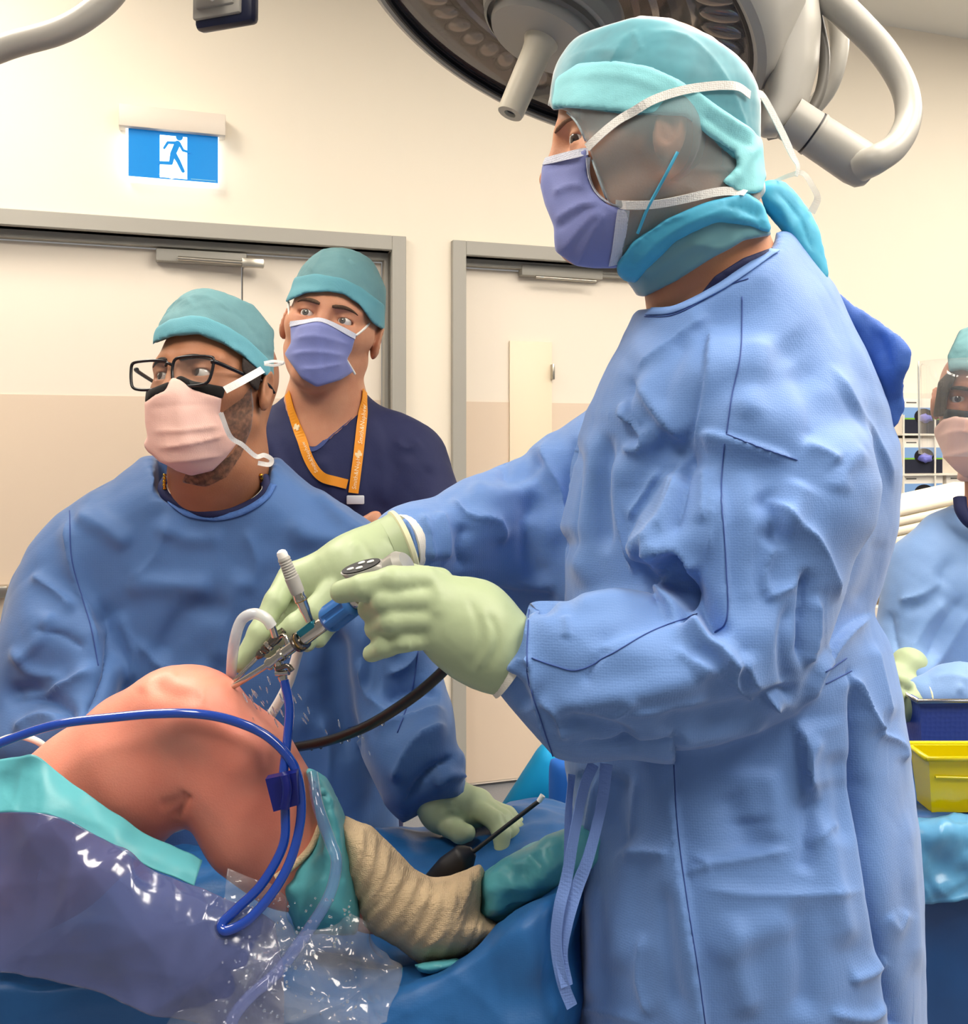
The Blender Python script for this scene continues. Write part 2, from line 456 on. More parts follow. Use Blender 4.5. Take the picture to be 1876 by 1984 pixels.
def creases(V, Q, lst, rng=None):
    """press folds into a surface: each fold is (points in px, kind, amp mm, w_left px, w_right px).
    ridge/valley by the sign of amp; kind 'r' sharp fold, 'g' soft fold, 's' overlapping edge"""
    N = vnormals(V, Q)
    for fo in lst:
        pts, kind, amp, wl, wr = fo[:5]
        px, py = pix(V); pts = np.array(pts, float)
        if kind == 'g' and len(pts) > 2: pts = spline(pts, 4)
        elif len(pts) > 2: pts = spline(pts, 3)
        W = max(wl, wr)*3.2
        facing = (N*(V-np.array([0, 0, H]))).sum(1) < 0.02
        m = facing & (px > pts[:, 0].min()-W) & (px < pts[:, 0].max()+W) & (py > pts[:, 1].min()-W) & (py < pts[:, 1].max()+W)
        if rng: m &= (V[:, 1] > rng[0]) & (V[:, 1] < rng[1])
        idx = np.nonzero(m)[0]
        if not len(idx): continue
        x, y = px[idx], py[idx]; best = np.full(len(idx), 1e9); sg = np.zeros(len(idx)); al = np.zeros(len(idx))
        seg = np.linalg.norm(np.diff(pts, axis=0), axis=1); cum = np.concatenate([[0], np.cumsum(seg)]); LL = cum[-1]
        for i in range(len(pts)-1):
            a, e = pts[i], pts[i+1]-pts[i]; t = ((x-a[0])*e[0]+(y-a[1])*e[1])/(e@e+1e-9); tc = np.clip(t, 0, 1)
            d = np.hypot(x-a[0]-tc*e[0], y-a[1]-tc*e[1]); s = np.sign((x-a[0])*e[1]-(y-a[1])*e[0])
            u = d < best; best[u] = d[u]; sg[u] = s[u]; al[u] = (cum[i]+tc*seg[i])[u]
        t = al/LL; fade = np.clip(np.minimum(t, 1-t)*5, 0, 1); fade = fade*fade*(3-2*fade)
        if len(fo) > 5: fade = fo[5](t)
        w = np.where(sg >= 0, wl, wr)
        if kind == 'g': h = np.exp(-(best/w)**2)
        elif kind == 's': h = np.where(sg >= 0, np.exp(-best/wl), np.exp(-(best/max(wr, 0.5))**2))
        else: h = np.exp(-best/w)
        V[idx] += N[idx]*(h*fade*amp*0.001)[:, None]
    return V
def crumple(V, Q, amp, scale, seed=0, oct=3):
    """small sharp-edged wrinkles all over: sum of folded plane waves"""
    r = np.random.default_rng(seed); N = vnormals(V, Q); h = 0
    for o in range(oct):
        for _ in range(4):
            d = unit(r.normal(size=3)); d2 = unit(r.normal(size=3)); f = scale*(1.9**o)
            w = np.sin(V@d2*f*1.3+r.uniform(0, 6))
            h = h+np.abs(np.sin(V@d*f+w*1.2+r.uniform(0, 6)))/(1.8**o)
    h = h-h.mean()
    return V+N*(h*amp*0.001/2)[:, None]
def bvh_of(V, Q): return BVHTree.FromPolygons(V.tolist(), Q.tolist() if hasattr(Q, 'tolist') else Q)
def hit(bvh, px, py):
    d = Vector(P(px, py, 1.0)-np.array([0, 0, H])).normalized()
    return bvh.ray_cast(Vector((0, 0, H)), d)
def trace(bvh, pts, n=6, lift=0.001, Yfall=None, sm=0):
    """a line drawn on the photo, laid onto the surface behind it: points and normals"""
    p2 = spline(np.array(pts, float), n) if len(pts) > 2 else np.array([np.array(pts[0])+(np.array(pts[1])-np.array(pts[0]))*t for t in np.linspace(0, 1, n+1)])
    O = []; Nn = []
    for x, y in p2:
        l, nn, i, d = hit(bvh, x, y)
        if l is None:
            if Yfall is None: continue
            l = Vector(P(x, y, Yfall)); nn = Vector((0, -1, 0))
        O.append(np.array(l)); Nn.append(np.array(nn))
    O = np.array(O); Nn = np.array(Nn)
    for _ in range(sm):
        O[1:-1] = (O[:-2]+2*O[1:-1]+O[2:])/4; Nn[1:-1] = (Nn[:-2]+2*Nn[1:-1]+Nn[2:])/4
    Nn = np.where(((O-np.array([0, 0, H]))*Nn).sum(1)[:, None] > 0, -Nn, Nn)
    return O+Nn*lift, Nn
# ------------------------------------------------------------------ the room
WY0, WM = 3.66, 0.333
_th = math.atan(WM)
WU = np.array([math.cos(_th), math.sin(_th), 0]); WN = np.array([math.sin(_th), -math.cos(_th), 0]); WZ = np.array([0, 0, 1.0])
WO = np.array([0, WY0, 0])
WAX = np.array([WU, -WN, WZ])       # local x along the wall, y into the wall, z up
def wall_uz(px, py, off=0.0):
    """photo pixel on the wall plane shifted off towards the room -> (u, z)"""
    o = WO+WN*off; d = P(px, py, 1.0)-np.array([0, 0, H]); c = np.array([0, 0, H])
    t = ((o-c)@WN)/(d@WN); p = c+d*t
    return (p-WO)@WU, p[2]
def wpt(u, z, off=0.0): return WO+WU*u+WZ*z+WN*off
def wbox(name, u0, u1, z0, z1, d0, d1, m, parent=None, bev=0.0, **k):
    return box(name, wpt((u0+u1)/2, (z0+z1)/2, (d0+d1)/2), (abs(u1-u0), abs(d1-d0), abs(z1-z0)), m, parent, axes=WAX, bev=bev, **k)

M_wall = mat('wall_paint', (240, 229, 211), rough=0.55, bump=(60, 0.03), spec=0.3)
M_floor = mat('vinyl_floor', (128, 130, 136), rough=0.35, noise=(220, 0.12))
M_ceil = mat('ceiling_paint', (240, 238, 230), rough=0.8)
M_frame = mat('door_frame_grey', (166, 162, 153), rough=0.45)
M_leaf = mat('door_laminate', (240, 228, 212), rough=0.4)
M_guard = mat('door_guard_beige', (226, 205, 183), rough=0.45)
M_alu = mat('brushed_aluminium', (190, 184, 172), rough=0.3, metal=0.9)
M_plastic = mat('cream_plastic', (226, 214, 200), rough=0.4)

floor = add('floor', [(-4, -1.5, 0), (5, -1.5, 0), (5, 7, 0), (-4, 7, 0), (-4, -1.5, -.05), (5, -1.5, -.05), (5, 7, -.05), (-4, 7, -.05)],
            [(0, 1, 2, 3), (7, 6, 5, 4), (0, 4, 5, 1), (1, 5, 6, 2), (2, 6, 7, 3), (3, 7, 4, 0)], M_floor, smooth=False, kind='structure',
            label='grey vinyl operating room floor', cat='floor')
CZ = 3.12
ceil = add('ceiling', [(-4, -1.5, CZ), (5, -1.5, CZ), (5, 7, CZ), (-4, 7, CZ), (-4, -1.5, CZ+.05), (5, -1.5, CZ+.05), (5, 7, CZ+.05), (-4, 7, CZ+.05)],
           [(0, 1, 2, 3)[::-1], (4, 5, 6, 7), (0, 1, 5, 4), (1, 2, 6, 5), (2, 3, 7, 6), (3, 0, 4, 7)], M_ceil, smooth=False, kind='structure',
           label='white painted ceiling above the theatre', cat='ceiling')

# openings in the far wall (u range, head height)
uR = wall_uz(757, 900)[0]; uS = wall_uz(473, 900)[0]; uL = uS-0.98
zH = wall_uz(500, 470)[1]
u2L = wall_uz(900, 900)[0]; u2R = u2L+0.92
WL, WR = -4.5, 5.5
def wall_mesh():
    Vs, Fs = [], []
    for (a, b, z0, z1) in [(WL, uL, 0, CZ), (uL, uR, zH, CZ), (uR, u2L, 0, CZ), (u2L, u2R, zH, CZ), (u2R, WR, 0, CZ)]:
        V, Fc = box_vf(wpt((a+b)/2, (z0+z1)/2, -.07), (b-a, .14, z1-z0), WAX)
        Fs += [[i+8*len(Vs) for i in f] for f in Fc]; Vs.append(V)
    return np.concatenate(Vs), Fs
add('wall_back', *wall_mesh(), M_wall, smooth=False, kind='structure', label='cream painted wall behind the surgical team', cat='wall')

zG = wall_uz(150, 765, -.05)[1]
def door_frame(name, a, b, par):
    w = 0.052
    Vs, Fs = [], []
    for (x0, x1, z0, z1) in [(a-w, a, 0, zH+w), (b, b+w, 0, zH+w), (a, b, zH, zH+w)]:
        V, Fc = box_vf(wpt((x0+x1)/2, (z0+z1)/2, -.055), (x1-x0, .16, z1-z0), WAX, bev=.002, seg=1)
        n = sum(len(v) for v in Vs); Fs += [[i+n for i in f] for f in Fc]; Vs.append(V)
    s = 0.014
    for (x0, x1, z0, z1) in [(a, a+s, 0, zH), (b-s, b, 0, zH), (a+s, b-s, zH-s-.012, zH)]:
        V, Fc = box_vf(wpt((x0+x1)/2, (z0+z1)/2, -.06), (x1-x0, .04, z1-z0), WAX)
        n = sum(len(v) for v in Vs); Fs += [[i+n for i in f] for f in Fc]; Vs.append(V)
    return add('door_frame', np.concatenate(Vs), Fs, M_frame, par, smooth=False)
def leaf(par, a, b, guard=True):
    l = wbox('door_leaf', a, b, 0.012, zH-.03, -.125, -.082, M_leaf, par)
    if guard: wbox('guard_panel', a+.004, b-.004, 0.02, zG, -.082, -.079, M_guard, l)
    return l
def closer(par, a, b, z, off):
    c = wbox('door_closer', a, b, z-.02, z+.022, off, off+.045, M_frame, par, bev=.004)
    return c
d1 = thing('door_1', 'white double door in a grey frame beneath the exit sign', 'door', wpt((uL+uR)/2, 0, 0), kind='structure')
door_frame('f', uL, uR, d1)
leaf(d1, uL+.016, uS-.003); leaf(d1, uS+.003, uR-.016)
ca, zc = wall_uz(302, 480, -.04); cb = wall_uz(478, 487, -.04)[0]
closer(d1, ca, cb, zH-.055, -.08)
c0, z0 = wall_uz(345, 483, 0); c1, z1 = wall_uz(512, 490, 0)
tube('closer_arm', [wpt(c0, zH-.066, -.022), wpt(c1-.02, zH-.072, -.01)], .0075, M_alu, d1, smooth_path=False)
wbox('arm_shoe', c1-.075, c1, zH-.085, zH-.055, -.025, 0.0, M_alu, d1, bev=.003)
ub = wall_uz(-20, 1150, 0)[0]; ue = wall_uz(12, 1150, 0)[0]; zb = wall_uz(0, 1150, 0)[1]
wbox('push_bar', ue-.7, ue, zb-.02, zb+.02, -.079, -.03, M_alu, d1, bev=.006)

d2 = thing('door_2', 'white single door in a grey frame behind the surgeon', 'door', wpt((u2L+u2R)/2, 0, 0), kind='structure')
door_frame('f', u2L, u2R, d2)
leaf(d2, u2L+.016, u2R-.016)
ca = wall_uz(1018, 485, 0)[0]; closer(d2, ca, ca+.34, zH-.03, -.08)
tube('closer_arm', [wpt(ca+.05, zH-.058, -.02), wpt(ca+.3, zH-.062, -.015)], .006, M_alu, d2, smooth_path=False)
pa, pt = wall_uz(988, 660, -.07); pb = wall_uz(1070, 660, -.07)[0]
wbox('push_plate', pa, pb, .75, pt, -.079, -.070, mat('plate_cream', (236, 220, 192), rough=0.4), d2, bev=.002)
hu, hz = wall_uz(1071, 720, -.05); wbox('hinge_knuckle', hu, hu+.010, hz-.03, hz+.03, -.079, -.05, M_alu, d2, bev=.002)
su, sz = wall_uz(1122, 535, -.06); wbox('vision_panel_sill', su, su+.26, sz, sz+.07, -.079, -.045, M_frame, d2, bev=.003)
wbox('vision_panel_face', su+.028, su+.24, sz+.018, sz+.06, -.045, -.040, M_plastic, d2)
add('baseboard_back', *box_vf(wpt((uR+.052+u2L-.052)/2, .05, .006), (u2L-uR-.104, .012, .10), WAX), M_frame, smooth=False, kind='structure',
    label='grey skirting between the two doors', cat='skirting')

# ---- ceiling light panels (out of view, set out for the light they give)
M_panel = mat('light_diffuser', (255, 250, 240), emit=((255, 246, 232), PANEL_EMIT))
k = 0
for (x, y) in [(-1.0, .0), (1.25, -.2), (2.3, .1), (-1.6, 1.9), (.8, 1.45), (2.1, 1.6), (2.9, 3.0)]:  # first panel added to brighten the leg and bandage
    t = thing('ceiling_light', 'recessed white rectangular ceiling light panel, unseen, placed to light the room', 'light', (x, y, CZ-.03), group='ceiling light panels')
    box('housing', (x, y, CZ-.010), (.64, 1.24, .02), M_plastic, t)
    box('diffuser', (x, y, CZ-.024), (.58, 1.18, .008), M_panel, t)

# ---- exit sign
M_sblue = mat('sign_blue', (0, 120, 190), rough=0.3, emit=((0, 118, 196), 0.42))
M_swhite = mat('sign_white', (240, 250, 255), rough=0.3, emit=((235, 245, 255), 1.6))
ex = thing('exit_sign', 'illuminated blue exit sign with white running figure above the double door', 'sign',
           wpt(wall_uz(330, 350)[0], wall_uz(330, 350)[1]))
OFF = .045
ua, za = wall_uz(230, 204, OFF); ub, zb = wall_uz(437, 264, OFF)
zt = (wall_uz(230, 204, OFF)[1]+wall_uz(437, 222, OFF)[1])/2; zm = (wall_uz(245, 248, OFF)[1]+wall_uz(420, 262, OFF)[1])/2
zb = (wall_uz(245, 343, OFF)[1]+wall_uz(421, 354, OFF)[1])/2
wbox('housing', ua, ub, zm, zt, 0, .06, M_plastic, ex, bev=.004)
pl, pr = wall_uz(244, 300, .03)[0], wall_uz(424, 310, .03)[0]
wbox('light_plate', pl, pr, zb-.006, zm+.004, .018, .034, M_swhite, ex, bev=.002)
pn = wbox('blue_panel', pl+.008, pr-.003, zb+.004, zm, .034, .0365, M_sblue, ex)
pw, ph = pr-pl-.011, zm-zb-.004
du0 = pl+.008+pw*.345; du1 = pl+.008+pw*.65
wbox('white_doorway', du0, du1, zb+.008, zm-.012, .0365, .038, M_swhite, pn)
def man(o, s):
    c, n = wpt(o[0], o[1], .038), 20
    parts = []
    def cap(a, b, r0, r1):
        a = np.array(a); b = np.array(b); d = unit(b-a); p = np.array([-d[1], d[0]]); t0 = math.atan2(p[1], p[0])
        pts = [a+r0*np.array([math.cos(t0+x), math.sin(t0+x)]) for x in np.linspace(0, math.pi, 8)]
        pts += [b+r1*np.array([math.cos(t0+math.pi+x), math.sin(t0+math.pi+x)]) for x in np.linspace(0, math.pi, 8)]
        return pts
    segs = [([0.1, .42], [-.05, .05], .10, .095), ([.1, .44], [-.22, .42], .05, .045), ([-.22, .42], [-.34, .22], .045, .04),
            ([.16, .42], [.28, .2], .05, .045), ([.28, .2], [.5, .15], .045, .04), ([-.02, .05], [.13, -.2], .085, .07), ([.13, -.2], [.28, -.52], .07, .06),
            ([-.06, .04], [-.12, -.28], .085, .065), ([-.12, -.28], [-.52, -.30], .06, .055)]
    for i, (a, b, r0, r1) in enumerate(segs):
        plate('running_figure', [np.array(q)*s for q in cap(a, b, r0, r1)], c, WU, WZ, .0008+.00003*i, M_sblue, pn)
    plate('running_figure', [np.array([.16+.115*math.cos(x), .64+.115*math.sin(x)])*s for x in np.linspace(0, 2*math.pi, 24, endpoint=False)], c, WU, WZ, .0008, M_sblue, pn)
    plate('running_figure', [np.array(q)*s for q in [(-.42, -.55), (.02, -.55), (-.05, -.68), (.3, -.62), (.36, -.72), (-.1, -.82), (-.5, -.7)]], c, WU, WZ, .0006, M_swhite, pn)
man(((du0+du1)/2+.003, (zm+zb)/2+.004), ph/1.62)
wbox('maker_line', pl+pw*.72, pr-.01, zb+.009, zb+.012, .0365, .037, mat('sign_print', (120, 190, 225)), pn)

# ---- operating lamp (big dish) above the surgeon
M_shell = mat('lamp_shell', (164, 160, 152), rough=0.35, spec=0.4)
M_glassdark = mat('lamp_reflector', (44, 40, 42), rough=0.25, metal=0.55, noise=(9, 0.5, (62, 36, 38)), bump=(26, 0.3))
M_cell = mat('lamp_cell', (112, 106, 106), rough=0.16, metal=0.9)
M_black = mat('black_rubber', (14, 14, 22), rough=0.5)
LC = np.array([.12272, 1.72458, 2.05846]); LN = unit([-.37999, -.12397, -.91664]); LR = .36
lu = unit(np.cross(LN, [0, 0, 1])); lv = np.cross(LN, lu)
lamp = thing('operating_lamp', 'round grey operating lamp head with central handle above the surgeon', 'lamp', LC)
# shell: dished body with a rolled rim
lathe('lamp_body', LC, -LN, [(-.012, LR+.003), (-.016, LR+.012), (-.012, LR+.026), (.004, LR+.036), (.03, LR+.038), (.12, LR+.046), (.20, LR+.034), (.265, LR-.02), (.305, LR-.12), (.32, .05), (.32, .0)],
      M_shell, lamp, seg=96, cap=False)
lathe('rim_gasket', LC, -LN, [(-.010, LR-.006), (-.013, LR-.002), (-.013, LR+.004), (-.004, LR+.004), (0.004, LR-.006)], M_black, lamp, seg=96, cap=False)
lathe('reflector_bowl', LC, -LN, [(.0, LR-.002), (.02, LR-.01), (.045, LR-.06), (.07, .2), (.075, .0)], M_glassdark, lamp, seg=96, cap=False)
for i in range(46):      # ring of small facetted lens cells behind the cover
    a = 2*math.pi*i/46
    d = math.cos(a)*lu+math.sin(a)*lv; tg = -math.sin(a)*lu+math.cos(a)*lv
    if i == 0:
        gv, gf = [], []
        bm = bmesh.new(); bmesh.ops.create_uvsphere(bm, u_segments=12, v_segments=8, radius=1.0); bm.verts.index_update()
        sv = np.array([v.co[:] for v in bm.verts]); sf = [[v.index for v in f.verts] for f in bm.faces]; bm.free()
        cm = bpy.data.meshes.new('lens_cell'); cm.from_pydata((sv*[.021, .042, .012]).tolist(), [], sf); cm.materials.append(M_cell)
        cm.polygons.foreach_set('use_smooth', [True]*len(cm.polygons))
    o = bpy.data.objects.new('lens_cell', cm); COL.objects.link(o); o.parent = lamp
    pos = LC+d*(LR-.062)-LN*.03
    M3 = Matrix(((tg[0], d[0], LN[0], 0), (tg[1], d[1], LN[1], 0), (tg[2], d[2], LN[2], 0), (0, 0, 0, 1)))
    o.matrix_local = Matrix.Translation(Vector((pos-root_loc(lamp)).tolist())) @ M3
for i, rr in enumerate((.13, .165, .20, .235, .27)):   # concentric reflector ribs
    lathe('reflector_rib', LC-LN*.045, -LN, [(-.006, rr), (-.014, rr+.007), (-.006, rr+.016), (.0, rr+.008)], M_cell if i % 2 else M_glassdark, lamp, seg=72, cap=False)
lathe('cover_glass', LC, LN, [(.000, LR-.004), (.003, LR-.02), (.006, LR*.6), (.007, .0)], film('lamp_cover', (170, 150, 150), 0.06, rough=0.05), lamp, seg=72, cap=False)
lathe('hub', LC, LN, [(-.02, .125), (.03, .122), (.034, .112), (.036, .10), (.052, .098), (.060, .094), (.060, .0)], M_shell, lamp, seg=64, cap=False)
lathe('hub_ring', LC, LN, [(.030, .108), (.034, .115), (.044, .115), (.048, .108)], mat('lamp_dark_grey', (110, 106, 100), rough=0.4), lamp, cap=False)
h0 = LC+LN*.055
hd = lathe('handle', h0, LN, [(0, .032), (.006, .0315), (.018, .027), (.03, .0255), (.145, .0235), (.150, .022), (.150, .0105), (.142, .0105), (.142, 0)], mat('handle_beige', (206, 196, 176), rough=0.45), lamp, cap=False)
lathe('handle_hole', h0+LN*.143, LN, [(0, .0104), (.0005, .0104)], mat('handle_hole_grey', (66, 66, 70)), hd)
# fork joint and bow on the right
YL = 1.66
j0, j1 = P(1528, 228, YL), P(1655, 311, YL)
ja = unit(j1-j0)
lathe('fork_joint', j0, ja, [(0, .036), (.050, .036), (.050, .0375), (.054, .0375), (.054, .036), (.14, .038), (.160, .035), (.170, .026), (.172, .0)], M_shell, lamp, seg=48)
lathe('joint_seam', j0+ja*.046, ja, [(0, .0368), (.003, .0368)], M_black, lamp)
tube('bow', [P(1668, 322, YL-.02), P(1700, 308, YL-.045), P(1738, 280, YL-.03), P(1760, 230, YL), P(1752, 170, YL+.02), P(1715, 105, YL+.03), P(1660, 45, YL+.03), P(1600, -10, YL+.03), P(1530, -70, YL+.03), P(1440, -160, YL)],
     [.026, .024, .022, .0215, .022, .0235, .025, .026, .026, .026], M_shell, lamp, n=10, seg=20)
gy = Grid(tuple(P(1400, 330, YL)-[.0, .1, .0]), tuple(P(1640, -60, YL)+[.02, .1, .02]), .006)
V, Q = mesh_of(gy, lambda g: inflate(g, [(1452, 40), (1470, -60), (1580, -60), (1592, 40), (1588, 120), (1568, 195), (1545, 245), (1505, 268), (1474, 268), (1462, 240), (1480, 180), (1486, 110), (1476, 60)], YL+.02, .05, .03), 0, 2)
add('fork_shell', V, Q, M_shell, lamp)
tube('guard_ring', [P(1488, 262, YL+.06), P(1545, 245, YL+.06), P(1585, 190, YL+.06), P(1598, 120, YL+.06), P(1590, 60, YL+.06), P(1570, -10, YL+.06), P(1530, -70, YL+.06)], .0095, mat('lamp_dark_grey', (110, 106, 100)), lamp, n=10)
tube('ring_band', [P(1560, 225, YL+.12), P(1605, 170, YL+.12), P(1626, 100, YL+.12), P(1622, 40, YL+.12), P(1600, -20, YL+.12)], .017, M_shell, lamp, n=10)
tube('ceiling_arm', [P(1440, -160, YL), P(1350, -300, YL), P(1200, -420, YL+.1), np.array([.3, 1.75, CZ])], .026, M_shell, lamp, n=10)

# ---- second lamp arm, top left
YA = 1.9
arm = thing('lamp_arm', 'bent grey tubular lamp arm crossing the top left corner', 'lamp arm', P(60, 90, YA))
tube('arm_tube', [P(-260, 170, YA), P(-90, 128, YA), P(20, 88, YA), P(110, 62, YA), P(170, 30, YA), P(225, -22, YA), P(270, -120, YA-.02), P(280, -300, YA-.05), P(280, -540, YA-.05)], .0245, M_shell, arm, n=10, seg=24)
cb = thing('monitor_head', 'small grey camera head with navy rim hanging at the top edge', 'camera', P(440, 50, 1.9))
ux = unit(P(500, 30, 1.9)-P(385, 50, 1.95)); uz = np.array([0, 0, 1.0]); uz = unit(uz-ux*(uz@ux)); uy = np.cross(ux, uz); A3 = np.array([ux, -uy, uz])
cc = P(440, -24, 1.93)
box('navy_casing', cc, (.137, .030, .16), mat('navy_casing', (20, 24, 52), rough=0.3), cb, axes=A3, bev=.012)
box('grey_face', cc+uy*.017+uz*.012-ux*.010, (.110, .012, .150), M_shell, cb, axes=A3, bev=.004)
box('grey_face_inset', cc+uy*.024+uz*.024-ux*.010, (.088, .01, .14), M_shell, cb, axes=A3, bev=.004)
tube('mount_stem', [cc+uy*.055+ux*.01-uz*.035, cc+uy*.07-ux*.045-uz*.012, cc+uy*.075-ux*.11+uz*.0, cc+uy*.075-ux*.17+uz*.03], [.016, .017, .017, .017], M_shell, cb, seg=20)
tube('ceiling_pole', [cc+uz*.05, np.array([cc[0], cc[1], CZ])], .02, M_shell, cb, smooth_path=False)
# ------------------------------------------------------------------ people: shared parts
def skin(name, col, col2=None, rough=0.5):
    return mat(name, col, rough=rough, noise=(24, 0.15, col2 or tuple(int(c*.93) for c in col)), bump=(420, 0.10), sss=0.12, spec=0.4)
class Loc: pass
class Head:
    """head frame: a forward, b to the person's left, c up; eyes lie at c = 0"""
    def __init__(s, C, fwd, up=(0, 0, 1), roll=0.0, sc=1.0, ka=1.0, kc=1.0, cr=0.0, lid=.0048):
        s.C = np.asarray(C, float); s.f = unit(fwd); u = np.asarray(up, float)
        s.l = unit(np.cross(u, s.f)); s.u = np.cross(s.f, s.l); s.sc = sc; s.ka = ka; s.kc = kc; s.cr = cr; s.lid = lid
        if roll:
            c, n = math.cos(roll), math.sin(roll); s.l, s.u = s.l*c+s.u*n, s.u*c-s.l*n
    def w(s, a, b, c): return s.C+s.sc*(s.f*a*s.ka+s.l*b+s.u*c*s.kc)
    def local(s, g):
        L = Loc(); x, y, z = g.X-s.C[0], g.Y-s.C[1], g.Z-s.C[2]
        for n, v, q in (('X', s.f, s.ka), ('Y', s.l, 1), ('Z', s.u, s.kc)):
            setattr(L, n, ((x*v[0]+y*v[1]+z*v[2])/(s.sc*q)).astype(np.float32))
        return L
    def skull(s, g):
        """smooth head without features, used under caps, hoods and masks"""
        L = s.local(g)
        d = ell(L, (-.003, 0, .022+s.cr/2), (.104, .079, .084+s.cr/2))
        d = smin(d, ell(L, (.036, 0, -.045), (.060, .060, .085)), .05)
        return smin(d*s.sc, s.face(g, False), .02)
    def face(s, g, ears=True):
        L = s.local(g)
        d = ell(L, (-.003, 0, .022+s.cr/2), (.103, .078, .083+s.cr/2))
        d = smin(d, ell(L, (.036, 0, -.040), (.058, .060, .080)), .045)
        for b in (-1, 1):
            d = smin(d, cone(L, (.005, b*.058, -.055), (.078, b*.016, -.105), .018, .019), .03)
            d = smin(d, cone(L, (.062, b*.050, -.022), (.030, b*.064, -.012), .017, .014), .025)      # cheekbone
            d = smin(d, cone(L, (.093, b*.012, .022), (.073, b*.052, .020), .010, .010), .014)        # brow
        for b in (-1, 1):
            d = smax(d, -ell(L, (.102, b*.033, .001), (.017, .023, .013)), .012)                     # socket
            d = smin(d, ell(L, (.079, b*.033, 0), (.0152, .0165, .0150)), .005)                      # lids
            d = smax(d, -ell(L, (.090, b*.0365, -.0005), (.018, .0165, s.lid)), .0015)                # lid opening
        d = smin(d, cone(L, (.096, 0, .012), (.1125, 0, -.034), .0070, .0105), .014)
        for b in (-1, 1): d = smin(d, ell(L, (.101, b*.013, -.038), (.012, .009, .009)), .008)
        d = smin(d, cone(L, (.092, -.02, -.068), (.092, .02, -.068), .010, .010), .012)
        d = smin(d, ell(L, (.072, 0, -.108), (.020, .022, .018)), .02)
        if ears:
            for b in (-1, 1):
                M = Matrix.Rotation(b*R(-22), 3, 'Z') @ Matrix.Rotation(R(12), 3, 'Y')
                e = ell(L, (-.004, b*.085, -.008), (.0195, .0085, .0335), np.array(M))
                e = smax(e, -ell(L, (.000, b*.0935, -.003), (.0115, .007, .020), np.array(M)), .004)
                e = smin(e, ell(L, (.002, b*.0845, -.008), (.006, .006, .012)), .006)
                d = smin(d, e, .006)
        return d*s.sc
def eyes(h, par, gaze, iris_col, m_white=None, r=.0126):
    mw = mat('eye_white', (214, 206, 198), rough=0.15, coat=0.5)
    mi = mat('iris_%d' % iris_col[0], iris_col, rough=0.2, coat=0.6); mp = mat('pupil', (6, 5, 5), rough=0.1, coat=0.6)
    for b in (-1, 1):
        c = h.w(.079, b*.033, 0); rr = r*h.sc
        e = lathe('eye', c-h.f*rr, h.f, [(rr-rr*math.cos(t), rr*math.sin(t)+1e-5) for t in np.linspace(0, math.pi, 13)], mw, par, seg=24, cap=False)
        g = unit(np.asarray(gaze))
        lathe('iris', c+g*rr*.905, g, [(0, rr*.47), (rr*.07, rr*.33), (rr*.125, 0)], mi, e, seg=20, cap=False)
        lathe('pupil', c+g*rr*.985, g, [(0, rr*.22), (rr*.055, 0)], mp, e, seg=16, cap=False)
def brows(h, par, bvh, col, sides=(-1, 1), wk=1.0):
    m = mat('brow_hair_%d' % col[0], col, rough=0.8, bump=(300, 0.5))
    for b in sides:
        p = []
        for t, cc in zip(np.linspace(0, 1, 9), (.0165, .0180, .0192, .0202, .0208, .0206, .0198, .0182, .0155)):
            q = h.w(.13, b*(.011+.043*t), cc); d = -h.f
            hit_ = bvh.ray_cast(Vector(q), Vector(d))
            if hit_[0] is not None: p.append(np.array(hit_[0])+h.f*.0004)
        if len(p) > 3: tube('eyebrow', p, [x*wk for x in (.0020, .0036, .0038, .0038, .0034, .0029, .0022, .0014, .0008)], m, par, n=3, seg=8)
def shell(g, base, off, poly, smooth=0, k=.004, extra=None):
    """cloth lying on a body: the body grown by off, kept inside an outline"""
    d = smax(base-off, poly_m(g, poly, smooth), k)
    if extra is not None: d = smax(d, extra, k)
    return d
def ribbon(name, bvh, pts, w, m, par, lift=.0015, th=.0009, n=6, Yfall=None, sm=3, **k):
    p, nn = trace(bvh, pts, n, lift, Yfall, sm)
    V, Fc = strip_vf(p, nn, w, th)
    return add(name, V, Fc, m, par, smooth=False, **k)
def seam(name, bvh, pts, m, par, r=.0007, n=12, lift=.0006, sm=0):
    p, nn = trace(bvh, pts, n, lift, None, sm)
    if len(p) < 3: return
    V, Fc = tube_vf(p, r, 6); return add(name, V, Fc, m, par)
def legs(g, hip, feet, r=.075):
    d = None
    for (hx, hy_, hz), (fx, fy) in zip(hip, feet):
        c = smin(cone(g, (hx, hy_, hz), ((hx+fx)/2, (hy_+fy)/2-.0, hz*.52), r, r*.68), cone(g, ((hx+fx)/2, (hy_+fy)/2, hz*.52), (fx, fy, .09), r*.66, r*.45), .03)
        d = c if d is None else np.minimum(d, c)
    return d

